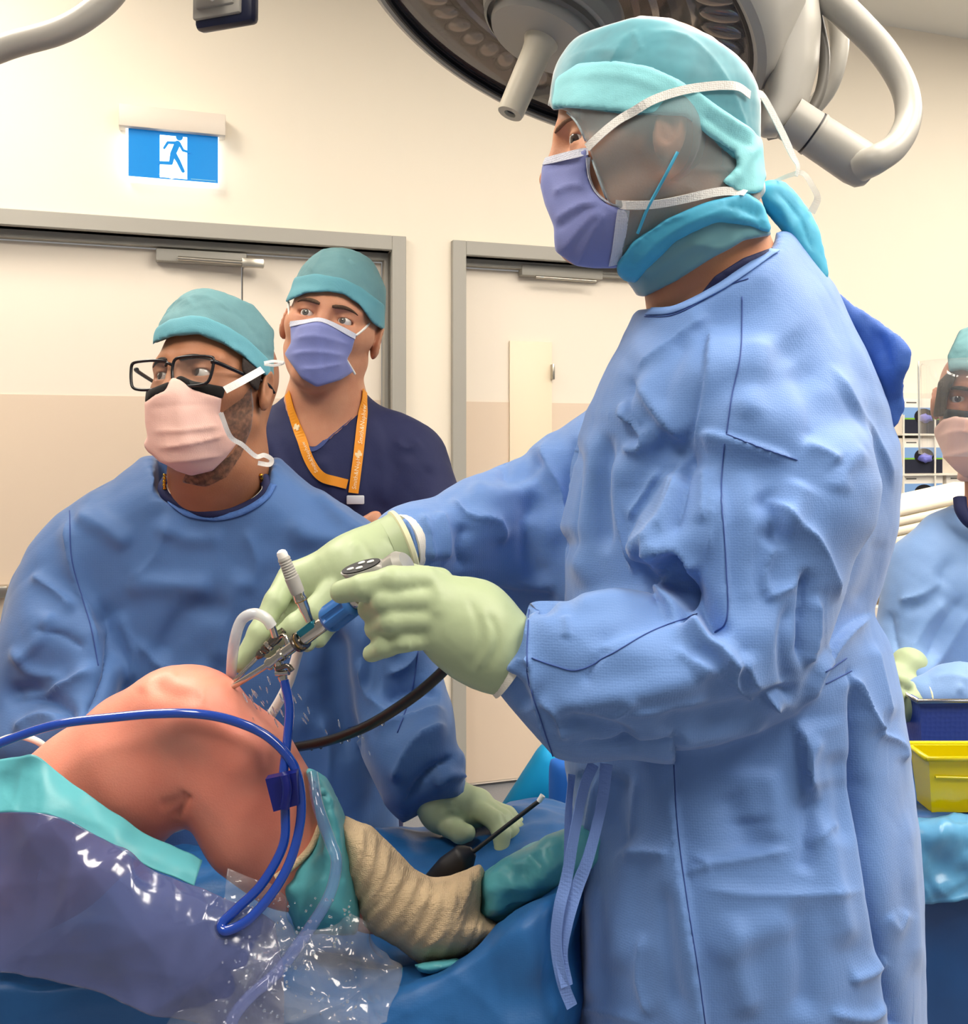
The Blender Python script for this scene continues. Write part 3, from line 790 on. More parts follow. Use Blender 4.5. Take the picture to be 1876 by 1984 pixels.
M_gown = mat('gown_blue', (98, 134, 192), rough=0.62, weave=(420, 0.30), bump=(14, 0.22, 4), crinkle=(4.5, 1.0), sheen=0.25, spec=0.3, noise=(7, 0.06))
M_gown_in = mat('gown_inside_blue', (58, 98, 178), rough=0.7, weave=(420, 0.2), bump=(20, 0.25))
M_seam = mat('gown_seam', (48, 74, 140), rough=0.7)
M_glove = mat('latex_glove', (168, 182, 144), rough=0.42, bump=(60, 0.08), spec=0.4, noise=(16, 0.05))
M_cuff = mat('knit_cuff', (226, 220, 208), rough=0.8, weave=(500, 0.4))
M_scrub = mat('navy_scrub', (30, 36, 78), rough=0.75, weave=(700, 0.25), bump=(22, 0.2))
M_maskblue = mat('mask_blue', (124, 132, 190), rough=0.7, weave=(620, 0.15), sheen=0.2)
M_maskedge = mat('mask_edge_white', (206, 208, 222), rough=0.7, weave=(420, 0.6))
M_tie = mat('mask_tie_white', (240, 236, 230), rough=0.7, weave=(500, 0.5))
M_shoe = mat('theatre_clog', (40, 44, 60), rough=0.5)

def shoes(par, feet, dirv):
    d = unit([dirv[0], dirv[1], 0]); s = np.array([-d[1], d[0], 0]); A = np.array([s, d, [0, 0, 1]])
    for fx, fy in feet:
        V, Fc = box_vf((0, 0, 0), (.095, .27, .08), None, bev=.03, seg=3)
        V[:, 2] += .04; V[:, 2] *= np.where(V[:, 1] > 0.02, .8, 1.15)
        add('shoe', V@A+np.array([fx, fy, 0])+d*.06, Fc, M_shoe, par, sharp=60)

# ------------------------------------------------------------------ the surgeon (profile, facing left)
sg_p = thing('person', 'surgeon in blue gown and teal hood holding scope at the knee, seen in profile', 'person', (P(1420, 0, 1.12)[0], 1.12, 0))
hs = Head(P(1256, 293, 1.05), (-1, -.03, 0), sc=1.05, ka=.91, kc=.88, cr=.042, lid=.0036)
sfeet = [(P(1300, 0, 1.02)[0], 1.00), (P(1480, 0, 1.2)[0], 1.24)]
def surgeon_core(g):
    d = chain(g, [hs.w(-.028, 0, -.03), P(1345, 420, 1.06), P(1385, 560, 1.09)], [.060, .064, .074], .03)
    return d
def surgeon_body():
    g = Grid((-.14, .80, -.01), (.62, 1.50, 1.78), .016, ((.03, .93, 1.42), (.31, 1.17, 1.76)), .0028)
    ch, pv = P(1430, 880, 1.13), P(1440, 1420, 1.13)
    def f(g):
        d = smin(hs.face(g), surgeon_core(g), .025)
        t = smin(ell(g, ch, (.10, .13, .14)), ell(g, pv, (.12, .15, .18)), .12)
        t = smin(t, cone(g, P(1390, 580, 1.09), ch, .066, .10), .03)
        t = smin(t, chain(g, [P(1430, 760, 1.02), P(1480, 1250, .98), P(1250, 1300, .93), P(985, 1262, .915)], [.045, .045, .042, .028]), .04)
        t = smin(t, chain(g, [P(1380, 780, 1.24), P(1040, 1020, 1.30), P(770, 1060, 1.12)], [.045, .042, .028]), .04)
        t = smin(t, legs(g, [tuple(P(1400, 1450, 1.06)), tuple(P(1470, 1450, 1.2))], sfeet), .05)
        return smin(d, t, .03)
    return mesh_of(g, f, 0, 2)
V, Q = surgeon_body()
M_skinS = skin('skin_surgeon', (206, 148, 112), (200, 138, 104))
add('body', V, Q, M_skinS, sg_p); bS = bvh_of(V, Q)
eyes(hs, sg_p, (-.72, -.66, -.16), (58, 40, 30)); brows(hs, sg_p, bS, (128, 92, 66), (1,), .6)
shoes(sg_p, sfeet, (-1, 0))

# hood, caps, scarf, mask: each lies on the head
gh = Grid((.02, .90, 1.36), (.42, 1.20, 1.77), .0030)
sk = lambda g: smin(hs.skull(g), surgeon_core(g), .04)
sk_ear = lambda g: smin(sk(g), ell(hs.local(g), (-.004, .083, -.008), (.020, .0075, .033))*hs.sc, .012)
M_hood = film('hood_gauze', (140, 158, 162), 0.45, rough=0.6, spec=0.1)
M_teal = film('cap_teal', (84, 164, 180), 0.80, rough=0.6, spec=0.1, noise=(40, 0.08))
M_cyan = mat('cap_cyan', (140, 212, 220), rough=0.65, weave=(600, 0.2), bump=(30, 0.25), noise=(30, 0.08))
M_aqua = mat('scarf_aqua', (72, 172, 208), rough=0.6, bump=(28, 0.3), noise=(24, 0.1))
def on_head(name, base, off, poly, m, fold=(), smooth=0, extra=None, grid=gh, par=sg_p, k=.003, rl=2, sub=0, crum=0):
    V, Q = mesh_of(grid, lambda g: shell(g, base(g), off, poly, smooth, k, extra(g) if extra else None), sub, rl)
    if crum: V = crumple(V, Q, crum, 60, 3)
    if fold: V = creases(V, Q, fold)
    o = add(name, V, Q, m, par); return o, bvh_of(V, Q)
_, bHood = on_head('hood', sk_ear, .009, [(1060, 206), (1075, 150), (1110, 85), (1240, 30), (1300, 35), (1380, 70), (1445, 124), (1476, 200), (1484, 300), (1484, 372), (1440, 430), (1330, 470),
    (1240, 525), (1196, 530), (1200, 480), (1216, 412), (1180, 395), (1157, 335), (1141, 285), (1120, 238), (1098, 214)], M_hood,
    [([(1300, 300), (1262, 380), (1235, 440)], 'r', 2.0, 8, 8), ([(1330, 330), (1400, 330), (1450, 320)], 'r', 1.2, 8, 8), ([(1320, 350), (1380, 400), (1420, 420)], 'r', 1.5, 8, 10)])
_, bCap = on_head('cap_crown', sk, .0125, [(1066, 207), (1080, 110), (1120, 70), (1200, 42), (1240, 34), (1300, 40), (1380, 74), (1445, 124), (1478, 195), (1486, 290), (1484, 350), (1450, 330), (1400, 290), (1330, 228),
    (1230, 224), (1150, 214), (1100, 209)], M_teal,
    [([(1225, 55), (1190, 110), (1170, 160), (1160, 215)], 'r', 2.5, 6, 14), ([(1225, 55), (1240, 90), (1246, 100)], 'r', 1.5, 6, 6), ([(1240, 60), (1330, 70), (1400, 140), (1440, 230), (1460, 300)], 'r', 2.0, 7, 12),
     ([(1090, 120), (1140, 100), (1200, 95)], 'r', 1.2, 8, 8), ([(1100, 140), (1180, 120), (1235, 110)], 'r', -1.2, 8, 8)], crum=.5, smooth=3)
_, bBand = on_head('cap_band', sk, .0150, [(1068, 206), (1078, 150), (1120, 122), (1190, 116), (1260, 128), (1320, 155), (1390, 208), (1450, 248), (1478, 270), (1484, 340), (1478, 372), (1440, 378), (1398, 352), (1432, 322),
    (1420, 295), (1370, 262), (1330, 226), (1250, 220), (1150, 213)], M_cyan,
    [([(1330, 165), (1400, 220), (1470, 262)], 'r', 2, 8, 10), ([(1350, 215), (1420, 265), (1475, 290)], 'r', -2, 7, 7), ([(1475, 270), (1440, 320), (1425, 360)], 'g', 3, 12, 12), ([(1100, 150), (1200, 145), (1300, 175)], 'g', 1.2, 10, 10),
     ([(1365, 200), (1430, 240), (1470, 262)], 'r', 1.5, 5, 8)], crum=.5)
_, bScarf = on_head('neck_scarf', sk, .0165, [(1194, 512), (1225, 470), (1290, 425), (1370, 392), (1448, 372), (1478, 395), (1494, 440), (1492, 452), (1440, 434), (1385, 428), (1310, 465), (1250, 525), (1232, 548), (1212, 544), (1198, 532)], M_aqua,
    [([(1215, 530), (1290, 455), (1390, 410), (1470, 415)], 'r', 4, 10, 14), ([(1400, 400), (1450, 410), (1485, 440)], 'r', -3, 8, 8), ([(1205, 510), (1260, 455), (1340, 415)], 'r', -2, 8, 8), ([(1420, 420), (1490, 430)], 'r', 3, 6, 8)], crum=.8)
on_head('scarf_skirt', sk, .013, [(1232, 573), (1210, 538), (1250, 510), (1310, 460), (1385, 424), (1440, 430), (1492, 440), (1495, 456), (1440, 466), (1385, 497), (1310, 545), (1250, 575)],
    film('scarf_thin', (110, 168, 178), 0.80, rough=0.6, spec=0.1), [([(1250, 540), (1330, 480), (1400, 460)], 'g', 2, 12, 12), ([(1330, 470), (1400, 480), (1440, 450)], 'r', 2, 8, 8)])
def mask_base(h, core):
    def f(g):
        L = h.local(g); d = smin(core(g), cone(L, (.090, 0, -.012), (.100, 0, -.050), .012, .020)*h.sc, .03)
        return smin(d, ell(L, (.070, 0, -.085), (.040, .040, .045))*h.sc, .03)
    return f
skm = mask_base(hs, sk)
mk, bMask = on_head('face_mask', skm, .0075, [(1057, 306), (1100, 296), (1137, 288), (1141, 305), (1138, 335), (1150, 372), (1180, 397), (1216, 406), (1197, 520), (1150, 520), (1115, 515), (1076, 487), (1074, 440), (1056, 396), (1047, 360), (1050, 325)], M_maskblue,
    [([(1068, 378), (1105, 362), (1137, 362)], 'r', 3.5, 14, 5), ([(1072, 432), (1120, 402), (1165, 392)], 'r', 4.0, 16, 5), ([(1072, 448), (1110, 425), (1150, 390)], 'r', -2, 6, 6),
     ([(1085, 495), (1130, 440), (1170, 402)], 'r', 3.5, 18, 5), ([(1120, 515), (1150, 450), (1182, 405)], 'r', 3.0, 14, 5), ([(1052, 330), (1090, 322), (1136, 312)], 'r', -1.2, 6, 6)], par=sg_p)
ribbon('top_binding', bMask, [(1056, 314), (1095, 304), (1137, 294)], .0085, M_maskedge, mk, lift=.0008)
ribbon('side_binding', bMask, [(1208, 408), (1200, 460), (1190, 512)], .0125, M_maskedge, mk, lift=.0008)
ribbon('cheek_binding', bMask, [(1140, 290), (1138, 335), (1152, 372), (1180, 396), (1212, 404)], .005, M_maskedge, mk, lift=.0008)
hoodall = bCap
def multi(bs, px, py):
    best = None
    for b in bs:
        h_ = hit(b, px, py)
        if h_[0] is not None and (best is None or h_[3] < best[3]): best = h_
    return best or (None, None, None, None)
class MB:
    def __init__(s, *b): s.b = b
    def ray_cast(s, o, d):
        best = None
        for b in s.b:
            h_ = b.ray_cast(o, d)
            if h_[0] is not None and (best is None or h_[3] < best[3]): best = h_
        return best or (None, None, None, None)
bAll = MB(bHood, bCap, bBand, bScarf)
ribbon('mask_tie', bAll, [(1143, 284), (1190, 243), (1250, 203), (1320, 177), (1390, 167), (1425, 170), (1448, 186)], .0085, M_tie, mk, lift=.003, Yfall=1.02)
ribbon('mask_tie', bAll, [(1178, 394), (1250, 396), (1330, 383), (1400, 371), (1442, 378)], .0085, M_tie, mk, lift=.003, Yfall=1.02)
p = spline(Pm([(1452, 188, 1.03), (1466, 182, 1.045), (1480, 190, 1.05), (1512, 250, 1.06), (1535, 300, 1.065), (1546, 322, 1.065), (1543, 342, 1.065)]), 6)
V, Fc = strip_vf(p, np.tile([.2, -1, .2], (len(p), 1)), np.interp(np.linspace(0, 1, len(p)), [0, .6, .8, 1], [.008, .0085, .005, .003]), .0008); add('mask_tie_tail', V, Fc, M_tie, mk, smooth=False)
M_gauze = film('tie_gauze', (232, 230, 224), 0.35, rough=0.5)
p = spline(Pm([(1500, 352, 1.08), (1530, 340, 1.07), (1556, 336, 1.065), (1575, 362, 1.065), (1584, 385, 1.07), (1572, 412, 1.075)]), 6)
V, Fc = strip_vf(p, np.tile([.1, -1, .1], (len(p), 1)), np.interp(np.linspace(0, 1, len(p)), [0, .5, 1], [.004, .006, .009]), .0006); add('mask_tie_bow', V, Fc, M_gauze, mk, smooth=False)
tube('hood_string', trace(bAll, [(1312, 295), (1285, 345), (1255, 400), (1235, 450)], 6, .002, None, 2)[0], .0016, M_aqua, sg_p, smooth_path=False)
p, nn = trace(bHood, [(1100, 217), (1121, 240), (1140, 284), (1157, 333), (1179, 392)], 6, .0005, 1.0, 2)
V, Fc = tube_vf(p, .0013, 6); add('hood_hem', V, Fc, mat('hem_thread', (182, 196, 200), rough=0.8, weave=(900, .6)), sg_p)

# knotted tail of the hood hanging down the back
gt = Grid((.26, 1.0, 1.42), (.42, 1.16, 1.63), .0035)
fn = lambda g: inflate(g, [(1462, 384), (1480, 352), (1512, 348), (1548, 380), (1580, 425), (1598, 490), (1606, 535), (1592, 545), (1566, 520), (1530, 468), (1497, 425)], 1.085, .016, .018, 3)
V, Q = mesh_of(gt, fn, 0, 2)
V = creases(V, Q, [([(1470, 378), (1510, 400), (1545, 470), (1580, 535)], 'r', 5, 16, 10), ([(1500, 360), (1550, 420), (1580, 500)], 'r', -4, 10, 10), ([(1560, 410), (1525, 460)], 'r', 2, 8, 8)]); V = crumple(V, Q, 1.2, 70, 5)
add('hood_tail', V, Q, M_aqua, sg_p)
# scrub collar under the gown
on_head('scrub_collar', sk, .013, [(1345, 585), (1385, 535), (1440, 500), (1500, 478), (1510, 520), (1440, 560), (1400, 590)], M_scrub)

# ---- gown
M_in = {}
gg = Grid((-.15, .80, .18), (.60, 1.46, 1.53), .0062)
def gown_field(gg):
    torso = inflate(gg, [(1235, 640), (1188, 722), (1140, 795), (1105, 900), (1098, 1050), (1095, 1200), (1092, 1480), (1112, 1600), (1116, 1750), (1110, 1850), (1104, 2000), (1095, 2500), (1100, 2760), (1850, 2760), (1822, 2400),
        (1798, 1984), (1790, 1700), (1770, 1500), (1752, 1350), (1722, 1240), (1692, 1190), (1728, 1085), (1742, 1020), (1747, 950), (1745, 860), (1722, 800), (1662, 680), (1605, 560), (1508, 462), (1440, 500), (1380, 540), (1300, 590), (1248, 596)],
        field_lerp(gg, [(1380, 560, 1.10), (1420, 900, 1.13), (1420, 1300, 1.12), (1450, 1984, 1.10)]), field_lerp(gg, [(1380, 560, .10), (1420, 760, .185), (1420, 1300, .17), (1450, 1984, .20)]), .13)
    shY = field_lerp(gg, [(1450, 680, 1.02), (1430, 850, .985), (1470, 1080, .96), (1480, 1300, .935), (1250, 1330, .905), (1020, 1280, .90)])
    nearsl = inflate(gg, [(1400, 700), (1340, 850), (1300, 930), (1255, 1010), (1232, 1070), (1262, 1090), (1290, 1130), (1275, 1165), (1190, 1152), (1100, 1166), (1026, 1162), (1016, 1200), (985, 1250), (934, 1311), (1000, 1385), (1075, 1472), (1130, 1480),
        (1250, 1466), (1400, 1441), (1500, 1406), (1549, 1384), (1602, 1262), (1634, 1170), (1657, 1085), (1700, 1020), (1712, 940), (1690, 850), (1610, 740), (1520, 680)], shY, field_lerp(gg, [(1450, 800, .085), (1480, 1250, .085), (1250, 1330, .072), (1000, 1280, .055)]), .062)
    farsl = inflate(gg, [(1190, 722), (1140, 792), (1082, 834), (1058, 843), (1015, 886), (960, 905), (900, 930), (870, 955), (862, 985), (800, 990), (748, 1005), (728, 1022), (760, 1050), (786, 1095), (830, 1112), (870, 1128), (905, 1165), (1000, 1200), (1100, 1230),
        (1220, 1200), (1280, 900), (1260, 750)], field_lerp(gg, [(1200, 800, 1.28), (1050, 900, 1.30), (1000, 1100, 1.27), (880, 1020, 1.21), (770, 1050, 1.13)]), field_lerp(gg, [(1200, 850, .085), (1000, 1000, .085), (770, 1050, .045)]), .055)
    farsl = smin(farsl, cone(gg, P(900, 1040, 1.22), P(806, 1052, 1.128), .060, .044), .03)
    d = smin(smin(torso, nearsl, .012), farsl, .02)
    yoke = inflate(gg, [(1250, 600), (1192, 718), (1180, 800), (1300, 900), (1560, 900), (1690, 780), (1662, 682), (1602, 560), (1535, 450), (1430, 450), (1360, 490), (1290, 540)], 1.10, field_lerp(gg, [(1380, 540, .115), (1450, 800, .14)]), .055)
    d = smin(d, yoke, .04)
    # the neck hole: no gown above the neckline
    nk = poly_m(gg, [(1252, 600), (1310, 596), (1388, 556), (1445, 516), (1500, 476), (1500, 300), (1200, 300), (1200, 600)])
    return smax(d, -nk, .004)

V, Q = mesh_of(gg, gown_field, 1, 1)
V = relax(V, Q, 2)
folds = [
 # chest and shoulder
 ([(1375, 625), (1372, 720), (1358, 830), (1340, 880)], 's', 5, 60, 4), ([(1225, 735), (1262, 775), (1330, 860)], 'r', 7, 26, 10), ([(1195, 780), (1255, 840), (1245, 870), (1200, 865)], 'r', 9, 22, 8),
 ([(1190, 870), (1196, 960), (1215, 1050), (1232, 1120)], 's', 9, 45, 5), ([(1160, 810), (1135, 950), (1130, 1080), (1150, 1160)], 'g', 7, 22, 22), ([(1115, 840), (1112, 950), (1104, 1100)], 'r', -6, 14, 14),
 ([(1180, 830), (1165, 950), (1172, 1080)], 'g', -7, 16, 16), ([(1262, 850), (1330, 895), (1300, 930)], 'g', -5, 30, 20),
 ([(1378, 606), (1300, 665), (1228, 722)], 'r', 4, 10, 36), ([(1228, 722), (1215, 800), (1255, 845)], 'r', -4, 14, 10), ([(1480, 640), (1470, 730), (1440, 820)], 'g', 4, 26, 30), ([(1540, 700), (1580, 800), (1570, 870)], 'g', -4, 26, 26), ([(1330, 640), (1290, 740), (1270, 800)], 'g', -4, 20, 24),
 ([(1285, 905), (1250, 960), (1215, 1010)], 'r', 4, 12, 10), ([(1320, 905), (1290, 1000), (1255, 1055)], 'r', 4, 8, 14), ([(1352, 868), (1330, 960), (1300, 1050)], 'r', -3.5, 8, 8), ([(1385, 900), (1380, 1000), (1370, 1090)], 'r', 3, 6, 12), ([(1440, 905), (1450, 1000), (1440, 1100), (1450, 1200)], 'g', 4, 20, 24),
 ([(1500, 1050), (1480, 1110), (1490, 1160)], 'r', 4, 10, 10), ([(1585, 1150), (1580, 1230), (1560, 1300)], 'r', 5, 10, 10),
 ([(1095, 1190), (1100, 1215), (1098, 1240)], 'r', 3, 6, 8), ([(1180, 1250), (1150, 1290), (1130, 1330)], 'r', -3, 8, 10), ([(1300, 1250), (1350, 1290), (1440, 1320)], 'r', 4, 10, 14), ([(1200, 1380), (1290, 1370), (1380, 1350)], 'r', 3.5, 10, 14), ([(1110, 1440), (1200, 1450), (1330, 1425)], 'r', -4, 9, 9), ([(1150, 1400), (1200, 1380), (1230, 1345)], 'r', 3.5, 9, 12),
 ([(1240, 1495), (1225, 1580), (1215, 1640)], 'r', 5, 10, 16), ([(1400, 1530), (1440, 1600), (1440, 1660)], 'g', -4, 30, 30), ([(1480, 1480), (1500, 1560), (1495, 1640)], 'g', 4, 22, 26), ([(1600, 1560), (1610, 1700), (1650, 1850)], 'g', 5, 24, 28), ([(1420, 1760), (1430, 1880), (1460, 1980)], 'g', 5, 26, 30), ([(1530, 1740), (1560, 1860), (1560, 1980)], 'g', -5, 26, 26),
 ([(1150, 1700), (1160, 1820), (1150, 1960)], 'g', 5, 18, 22), ([(1290, 1700), (1300, 1830), (1320, 1980)], 'g', -5, 20, 16), ([(1760, 1560), (1765, 1700), (1780, 1900)], 'g', 4, 14, 16), ([(1690, 1240), (1710, 1330), (1730, 1400)], 'r', 4, 12, 14),
 # under-arm pit and sleeve folds
 ([(1248, 1070), (1290, 1062), (1320, 1085), (1340, 1120)], 'r', 12, 14, 26), ([(1262, 1092), (1290, 1098), (1312, 1140), (1345, 1215)], 'g', -20, 18, 18), ([(1292, 1110), (1310, 1160), (1360, 1230), (1400, 1260), (1440, 1265)], 'g', 13, 16, 22),
 ([(1330, 1110), (1375, 1190), (1410, 1240)], 'g', -13, 16, 16), ([(1200, 1060), (1240, 1055), (1300, 990), (1340, 900)], 'r', 6, 22, 12),
 ([(1345, 850), (1365, 840), (1400, 845), (1470, 865), (1545, 892)], 's', 5, 4, 26), ([(1345, 870), (1310, 960), (1275, 1040)], 'g', 5, 16, 16), ([(1368, 900), (1362, 1020)], 'r', 4, 8, 14), ([(1400, 930), (1404, 1080), (1410, 1200)], 's', 5, 5, 22),
 ([(1475, 955), (1540, 1012), (1580, 1045), (1610, 1120), (1632, 1170)], 'r', 7, 12, 28), ([(1470, 950), (1505, 1010), (1490, 1060)], 'g', -6, 22, 22), ([(1560, 860), (1602, 880), (1625, 900)], 'r', 4, 12, 14), ([(1680, 870), (1640, 900), (1620, 960)], 'g', 3, 22, 22),
 ([(1560, 930), (1530, 1000), (1500, 1030)], 'g', 6, 26, 26), ([(1480, 1165), (1520, 1145), (1562, 1122)], 'r', 5, 10, 10), ([(1562, 1095), (1565, 1200), (1560, 1300)], 'r', -8, 12, 12), ([(1530, 1160), (1520, 1260), (1535, 1350)], 'g', -6, 14, 14),
 ([(1440, 1270), (1400, 1290), (1330, 1300)], 'g', 6, 18, 22), ([(1445, 1258), (1455, 1310), (1520, 1385)], 'r', 7, 14, 12), ([(1450, 1265), (1425, 1300), (1428, 1330), (1470, 1370)], 'r', 6, 8, 10), ([(1480, 1370), (1520, 1345), (1550, 1350)], 'g', -7, 14, 14),
 # forearm
 ([(1030, 1170), (1028, 1230), (1032, 1330), (1060, 1420), (1075, 1470)], 's', 6, 18, 4), ([(1100, 1180), (1200, 1160), (1290, 1160)], 'g', 5, 20, 14), ([(1140, 1260), (1180, 1230), (1270, 1200), (1350, 1190)], 'g', -4, 22, 18),
 ([(1080, 1390), (1130, 1395), (1190, 1420), (1240, 1440)], 'g', -7, 16, 16), ([(1060, 1320), (1110, 1360), (1180, 1350), (1280, 1330), (1400, 1300)], 'g', 5, 26, 26), ([(1260, 1400), (1350, 1390), (1450, 1370), (1530, 1345)], 'g', -5, 20, 20),
 ([(1290, 1435), (1380, 1425), (1500, 1395)], 'g', 5, 14, 14), ([(1040, 1350), (1080, 1380), (1100, 1440)], 'r', 5, 14, 10), ([(980, 1310), (1010, 1280), (1030, 1290)], 'r', 4, 10, 10), ([(960, 1300), (1000, 1330), (1020, 1380)], 'g', -5, 14, 14),
 # far sleeve
 ([(1058, 845), (1060, 890), (1090, 960), (1108, 1060)], 'r', 8, 18, 22), ([(900, 940), (960, 960), (1050, 930)], 'g', 6, 20, 20), ([(870, 960), (905, 1000), (960, 1010), (975, 1060)], 'r', 7, 16, 16), ([(1040, 950), (1025, 1020), (1030, 1090), (1060, 1140)], 'g', -9, 22, 22),
 ([(900, 1010), (890, 1060), (900, 1110)], 'r', -6, 12, 12), ([(960, 905), (1005, 925), (1055, 880)], 'g', -6, 16, 16), ([(780, 1000), (800, 1040), (805, 1090)], 'r', 5, 8, 8), ([(815, 992), (830, 1030), (838, 1090)], 'r', 5, 8, 8), ([(845, 988), (860, 1030), (862, 1090)], 'r', 6, 9, 9), ([(762, 1010), (775, 1035)], 'r', 4, 6, 6), ([(925, 1150), (1000, 1165), (1090, 1165)], 'g', -8, 20, 20),
 # back of the upper gown, wrap edge and waist
 ([(1610, 700), (1660, 790), (1710, 880), (1735, 960)], 's', 4, 24, 6), ([(1520, 640), (1600, 780), (1640, 860)], 'g', -4, 40, 40), ([(1694, 1190), (1640, 1225), (1580, 1300), (1548, 1380)], 's', 8, 24, 5), ([(1712, 1040), (1695, 1100), (1660, 1180)], 'g', -2, 22, 22),
 # skirt panels
 ([(1304, 1480), (1308, 1560), (1318, 1660), (1330, 1740), (1345, 1840), (1366, 1984)], 's', 9, 4, 55, lambda t: np.ones_like(t)), ([(1543, 1392), (1552, 1450), (1560, 1540)], 's', 9, 50, 6), ([(1560, 1540), (1565, 1620), (1560, 1700)], 'g', -5, 18, 18),
 ([(1640, 1290), (1662, 1420), (1678, 1560), (1700, 1740), (1722, 1870), (1745, 1990)], 'r', -16, 8, 8, lambda t: np.clip(t*4, 0, 1)), ([(1640, 1300), (1690, 1400), (1720, 1412)], 'r', 8, 12, 18), ([(1700, 1420), (1745, 1440), (1752, 1480)], 'r', 4, 8, 8),
 ([(1330, 1650), (1380, 1672), (1460, 1660), (1540, 1645)], 'r', 4, 10, 16), ([(1330, 1690), (1380, 1675)], 'r', 3, 8, 8), ([(1560, 1640), (1600, 1610), (1640, 1595)], 'r', 4, 12, 12), ([(1345, 1720), (1460, 1732), (1620, 1730), (1690, 1720)], 'r', 3, 14, 18), ([(1370, 1860), (1500, 1790), (1560, 1800)], 'g', 4, 30, 30),
 ([(1200, 1490), (1190, 1600), (1230, 1650)], 'g', -8, 30, 26), ([(1215, 1645), (1300, 1655)], 'r', 4, 10, 14), ([(1230, 1600), (1205, 1760), (1200, 1900)], 'g', 6, 30, 36), ([(1250, 1800), (1240, 1900), (1265, 1980)], 'r', 4, 12, 16), ([(1110, 1950), (1200, 1965), (1260, 1984)], 'r', 3, 10, 12),
 ([(1640, 1900), (1690, 1880), (1712, 1850)], 'r', 4, 12, 12), ([(1600, 1960), (1680, 1970), (1720, 1940)], 'r', 4, 10, 12), ([(1715, 1770), (1740, 1800), (1760, 1760)], 'r', 2, 14, 16), ([(1130, 1490), (1128, 1560), (1110, 1620)], 'r', -8, 12, 12), ([(1165, 1490), (1150, 1600), (1130, 1700)], 'r', 6, 10, 14),
 ([(1440, 1480), (1450, 1600)], 'g', 4, 40, 40), ([(1620, 1450), (1640, 1560), (1620, 1640)], 'g', -5, 26, 26), ([(1590, 1420), (1570, 1480), (1580, 1560)], 'g', 4, 14, 14)]
V = creases(V, Q, [(f[0], f[1], f[2]*(1.8 if f[1] == 'r' else 1.5))+tuple(f[3:]) for f in folds]); V = crumple(V, Q, 1.7, 15, 11, 3)
gown_s = add('gown', V, Q, M_gown, sg_p); bG = bvh_of(V, Q)
for s in ([(1438, 575), (1436, 680), (1420, 760), (1408, 840)], [(1408, 842), (1470, 866), (1545, 892)], [(1404, 860), (1398, 960), (1408, 1110), (1408, 1200), (1385, 1225)],
          [(1030, 1275), (1075, 1290), (1120, 1298), (1180, 1270), (1260, 1225), (1350, 1190)], [(1026, 1170), (1022, 1300), (1050, 1400), (1074, 1470)], [(1250, 614), (1300, 612), (1350, 590), (1400, 558), (1450, 540)],
          [(1305, 1482), (1312, 1600), (1330, 1740), (1352, 1880), (1366, 1984)], [(1600, 1302), (1640, 1275)], [(1600, 1325), (1650, 1300)]):
    seam('seam', bG, s, M_seam, gown_s, r=.0006)
p, nn = trace(bG, [(1258, 605), (1310, 600), (1388, 562), (1440, 528), (1502, 486)], 8, .0006, 1.0, 2)
V, Fc = strip_vf(p, nn, .011, .0016); add('neck_binding', V, Fc, mat('gown_binding', (122, 158, 218), rough=0.7, weave=(420, .3)), gown_s)
# loose dark flap of the gown's back panel
gf = Grid((.34, 1.05, 1.28), (.52, 1.22, 1.50), .004)
fn = lambda gf: inflate(gf, [(1598, 535), (1620, 560), (1660, 596), (1705, 622), (1750, 655), (1768, 680), (1764, 705), (1750, 735), (1756, 790), (1742, 822), (1726, 836), (1700, 790), (1672, 705), (1630, 630)], field_lerp(gf, [(1620, 580, 1.13), (1760, 690, 1.10), (1735, 820, 1.13), (1660, 680, 1.14)]), .008, .010)
V, Q = mesh_of(gf, fn, 0, 2); V = creases(V, Q, [([(1640, 590), (1690, 680), (1740, 780)], 'g', 4, 20, 20), ([(1700, 640), (1730, 720)], 'r', -3, 12, 12)]); V = crumple(V, Q, 1.5, 50, 2)
add('gown_flap', V, Q, M_gown_in, sg_p)
# ties hanging at the front of the skirt
M_tiecloth = mat('gown_tie', (112, 142, 206), rough=0.7, weave=(420, .3))
for pts, w in (([(1150, 1480, .94), (1130, 1530, .93), (1112, 1620, .92), (1098, 1700, .92), (1084, 1760, .915), (1078, 1830, .915), (1090, 1900, .915), (1108, 1950, .92)], .011),
               ([(1175, 1480, .94), (1165, 1560, .93), (1140, 1660, .92), (1118, 1720, .92), (1098, 1790, .915), (1088, 1850, .915), (1098, 1910, .915)], .012),
               ([(1108, 1500, .94), (1102, 1560, .93), (1100, 1660, .93), (1096, 1720, .925)], .007)):
    p = spline(Pm(pts), 8); nn = np.stack([np.sin(np.linspace(0, 7, len(p)))*.5, -np.ones(len(p)), np.zeros(len(p))], 1)
    V, Fc = strip_vf(p, nn, w, .001); add('gown_tie', V, Fc, M_tiecloth, gown_s, smooth=False)
